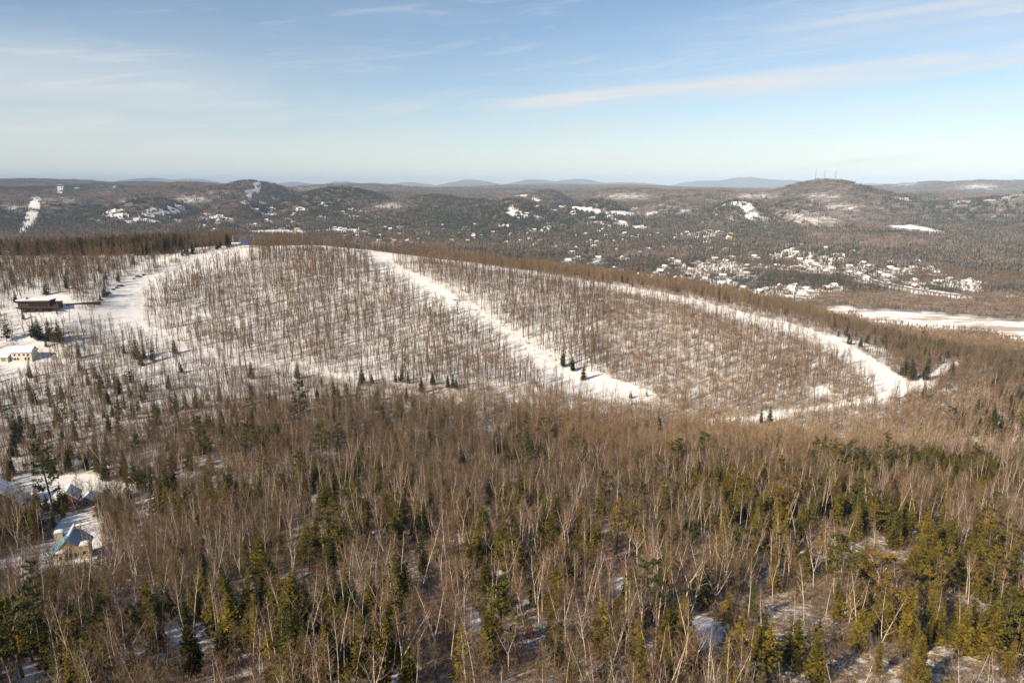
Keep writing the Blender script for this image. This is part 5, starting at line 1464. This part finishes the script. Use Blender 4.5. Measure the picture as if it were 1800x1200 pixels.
far_sets = [(17, far_block(1750, 3000, 15.5)), (32, far_block(3000, 5200, 29)), (62, far_block(5200, 10500, 56))]

# ------------------------------------------------------------------ individuals and the rest of each kind
PROTO = {"birch": (P_BIRCH, 16, M["birch"], M["birchtwig"], "birch_tree"), "hard": (P_HARD, 16, M["bark"], M["twig"], "hardwood_tree"), "spruce": (P_SPRUCE, 12, M["conbark"], M["spruce"], "spruce_tree"),
         "pine": (P_PINE, 18, M["conbark"], M["pine"], "pine_tree"), "cedar": (P_CEDAR, 9, M["conbark"], M["pine"], "cedar_tree")}
P_DEAD = [dead_tree(91), dead_tree(92, 14, .3, .4, 10)]
P_RED = [conifer(95, 6, 1.3, 12, 6, 3), conifer(96, 6, 1.0, 10, 5, 3)]
PROTO["dead"] = ([(a, b, "dead") for a, b in P_DEAD], 14, M["deadwood"], M["deadwood"], "dead_tree")
PROTO["redshrub"] = ([(a, b, "red") for a, b in P_RED], 6, M["conbark"], M["red"], "dead_sapling")
MESHES = {}
def variant(kind, k):
    if (kind, k) not in MESHES:
        P, H, tm, cm, nm = PROTO[kind]
        MESHES[(kind, k)] = (mb_mesh("trunk", P[k][0], [tm], True), mb_mesh("crown", P[k][1], [cm], True))
    return MESHES[(kind, k)]
ntree = {}
def tree(kind, k, x, y, z, h, tone, label, group=None, rz=None):
    P, H, tm, cm, nm = PROTO[kind]
    T, C = variant(kind, k)
    o = bpy.data.objects.new(nm, None); COL.objects.link(o)
    o.empty_display_size = .5
    o.location = (x, y, z); s = h / H; o.scale = (s, s, s)
    o.rotation_euler = (rng.normal(0, .06), rng.normal(0, .06), rng.uniform(0, 6.283) if rz is None else rz)
    q = rng.uniform(.82, 1.25)
    o.scale = (s * q, s * q, s)
    for nm2, me in (("trunk", T), ("crown", C)):
        c = bpy.data.objects.new(nm2, me); COL.objects.link(c)
        c.parent = o; c["tone"] = float(tone)
    tag(o, label, nm.replace("_tree", "").replace("_", " ") + (" tree" if nm.endswith("_tree") else ""), group)
    ntree[kind] = ntree.get(kind, 0) + 1
    return o
for (kind, shp, x, y, z, h, tone, lab) in hand_rows:
    tree(kind, shp, x, y, z, h, tone, lab, None, None)
LAND = [(q[2], q[3], q[7]) for q in hand_rows]
# the landmarks other trees are told by: the hand-placed trees with short, easily found names
LM = [("the huge wide-forked birch", 1430, 1032), ("the three-armed birch", 1545, 1150), ("the orange-tinged pine", 1083, 965), ("the big golden pine", 580, 1000), ("the golden cedars", 690, 1215), ("the dark olive cedar", 345, 1190), ("the blue-roofed house", 128, 972),
      ("the lone golden spruce", 1275, 1095), ("the snowy hollow", 1715, 1120), ("the drooping golden spruce", 1735, 1160), ("the tallest olive spruce", 1552, 940), ("the shaded snow gap", 830, 1090), ("the bright snow gap", 1090, 1032), ("the straight lone birch", 1047, 915), ("the V-shaped birch", 425, 1020),
      ("the bank's leaning birch", 330, 1120), ("the tall lone pine", 527, 750), ("the yellowish flat-topped pine", 566, 815), ("the snow-roofed cabin", 124, 885), ("the shaggy corner pine", 40, 1190), ("the yellow-green spruce", 935, 815), ("the bleached dead tree", 1542, 828), ("the rust-red sapling", 932, 1120),
      ("the bank's yellow-green pine", 268, 915), ("the row of dark spruces", 85, 600), ("the dark spruce pair", 760, 788), ("the reddish sapling", 1602, 1030), ("the broad-topped birch", 1697, 1050), ("the bent-topped birch", 895, 1190), ("the V-fork pine pair", 555, 1005)]
LMW = [(n,) + hit(px, min(py, 1195), 60, 1200)[:2] for n, px, py in LM if n != "the V-fork pine pair"]
LMX = np.array([(a[1], a[2]) for a in LMW])
LIMIT = 300
rest = {}
SIZE = lambda h, lo, hi_: "short" if h < lo else ("tall" if h > hi_ else "middling")
for kind, lo, hi_ in (("birch", 10.8, 12.8), ("hard", 9.2, 11.4), ("spruce", 7.2, 9.2), ("pine", 11.5, 14)):
    A = np.vstack(kinds[kind])
    px, py, dep = proj(A[:, 0], A[:, 1], A[:, 2])
    px2, py2, dep2 = proj(A[:, 0], A[:, 1], A[:, 2] + A[:, 3])
    size = np.hypot(px - px2, py - py2)
    inf = (px2 > 4) & (px2 < 1796) & (py2 < 1150) & (py2 + .35 * size < 1200)
    order = np.argsort(-np.where(inf, size, -1))
    nsel = min(LIMIT - ntree.get(kind, 0), int(inf.sum()))
    sel, oth = order[:nsel], order[nsel:]
    P = PROTO[kind][0]
    pick = rng.choice(len(P), len(A), p=np.array({"birch": [5, 1.2, .7, 3, 1, 5, .8, 3], "hard": [4, 1.5, 3, 4, 1, 2.5, 4, 1.5]}.get(kind, [1] * len(P))) / sum({"birch": [5, 1.2, .7, 3, 1, 5, .8, 3], "hard": [4, 1.5, 3, 4, 1, 2.5, 4, 1.5]}.get(kind, [1] * len(P))))
    rest[kind] = (A[oth], pick[oth])
    d2 = (A[sel, 0][:, None] - LMX[None, :, 0]) ** 2 + (A[sel, 1][:, None] - LMX[None, :, 1]) ** 2
    nl = d2.argmin(1)
    word = {"birch": "white birch", "hard": "bare brown tree", "spruce": "spruce", "pine": "pine"}[kind]
    cnt = {}
    for q in np.argsort(d2.min(1)):
        i = sel[q]; j = nl[q]; ph = P[pick[i]][2]
        t = A[i, 4]
        colw = {"birch": "", "hard": ("greyish " if t < .3 else "reddish " if t < .62 else "tan "), "spruce": ("dark green " if t < .38 else "olive " if t < .72 else "golden "), "pine": ("dark " if t < .4 else "olive " if t < .8 else "golden ")}[kind]
        key = (j, ph, colw)
        cnt[key] = cnt.get(key, 0) + 1
        nth = ordn(cnt[key] - 1)
        rel = f"{nth} {'to' if nth == 'nearest' else 'from'} {LMW[j][0]}"
        lab = f"{SIZE(A[i, 3], lo, hi_)} {ph} {colw}{word}, {rel}"
        tree(kind, int(pick[i]), *A[i, :4], A[i, 4], lab, {"birch": "white birches of the near wood", "hard": "bare hardwoods of the near wood", "spruce": "spruces of the near wood", "pine": "pines of the near wood"}[kind])
print("individual trees", ntree)
def rots(n, tilt=.05):
    return np.stack([rng.normal(0, tilt, n), rng.normal(0, tilt, n), rng.uniform(0, 6.283, n)], 1)
def scatter(name, sets, mats, label, tilt=.05, cat=None):
    """sets: (protos, nominal height or None, rows x y z h tone, pick or None)"""
    protos, P, S, K, T = [], [], [], [], []
    for pr, H, A, pk in sets:
        if pk is None: pk = rng.integers(0, len(pr), len(A))
        P.append(A[:, :3]); S.append(A[:, 3] / H); K.append(pk + len(protos)); T.append(A[:, 4])
        protos += pr
    P = np.vstack(P)
    print(name, len(P))
    return stuff_object(name, protos, mats, P, rots(len(P), tilt), np.concatenate(S), np.concatenate(K), np.concatenate(T), label, cat)
comb = lambda L: [combo(a[0], a[1]) for a in L]
A, pk = rest["birch"]
scatter("birch_wood", [(comb(P_BIRCH), 16, A, pk)], [M["birch"], M["birchtwig"]], "further white birches standing through the brown wood")
A, pk = rest["hard"]
SL = np.vstack(kinds["slope"]); FH = np.vstack(kinds["farh"])
scatter("hardwood_wood", [(comb(P_HARD), 16, A, pk), (comb(SLOPE), 16, SL, None), (comb(FARH), 15, FH, None)], [M["bark"], M["twig"]], "bare brown hardwood forest on the hill and across the valley")
A, pk = rest["spruce"]
FS = np.vstack(kinds["fars"])
scatter("spruce_wood", [(comb(P_SPRUCE), 12, A, pk), (comb(FARS), 11, FS, None)], [M["conbark"], M["spruce"]], "dark spruces scattered through the valley woods", .03)
A, pk = rest["pine"]
if len(A):
    scatter("pine_wood", [(comb(P_PINE), 18, A, pk)], [M["conbark"], M["pine"]], "a few more pines among the bare trees")
B = np.vstack(brushes)
scatter("undergrowth", [([brush(200 + i) for i in range(4)], 1.0, B, None)], [M["twig"]], "low bare saplings and brush on the snowy forest floor", .08)
protos, pts, pick, tone = [], [], [], []
for k, (size, (x, y, z, lev, t)) in enumerate(far_sets):
    base = len(protos)
    n = {17: 10, 32: 19, 62: 40}[size]
    for l, c in enumerate((.04, .35, .68, .95)):
        protos.append(clump(500 + k * 10 + l, size * 1.1, n, c, (1, .7, .45)[k]))
    pts.append(np.stack([x, y, z], 1)); pick.append(lev + base); tone.append(t)
pts = np.vstack(pts)
print("distant_forest", len(pts))
M["fartwig"] = plant_mat("distant_twigs", [(0, (0.25, 0.185, 0.15)), (1, (0.35, 0.255, 0.19))], .3, True, .02)
M["farspruce"] = plant_mat("distant_needles", [(0, (0.034, 0.040, 0.026)), (1, (0.06, 0.058, 0.032))], .3, True, .02)
stuff_object("distant_forest", protos, [M["bark"], M["fartwig"], M["farspruce"]], pts, rots(len(pts), .0), np.ones(len(pts)), np.concatenate(pick), np.concatenate(tone), "far woods of bare trees and dark conifers covering the hills")

# ------------------------------------------------------------------ haze over the whole country
hm, hn, ho = new_mat("winter_haze")
pv = hn.nodes.new("ShaderNodeVolumePrincipled")
pv.inputs["Color"].default_value = (0.56, 0.75, 1.0, 1)
pv.inputs["Density"].default_value = 5.0e-5
pv.inputs["Anisotropy"].default_value = -0.3
hn.links.new(pv.outputs[0], ho.inputs["Volume"])
hb = MB()
hb.box(-34000, 34000, -34000, 34000, float(GZ.min()) - 1, float(GZ.max()) + 60, 0)
hz = obj("haze", hb, [hm])
tag(hz, "thin bluish winter haze over the valley and the far hills", kind="stuff")
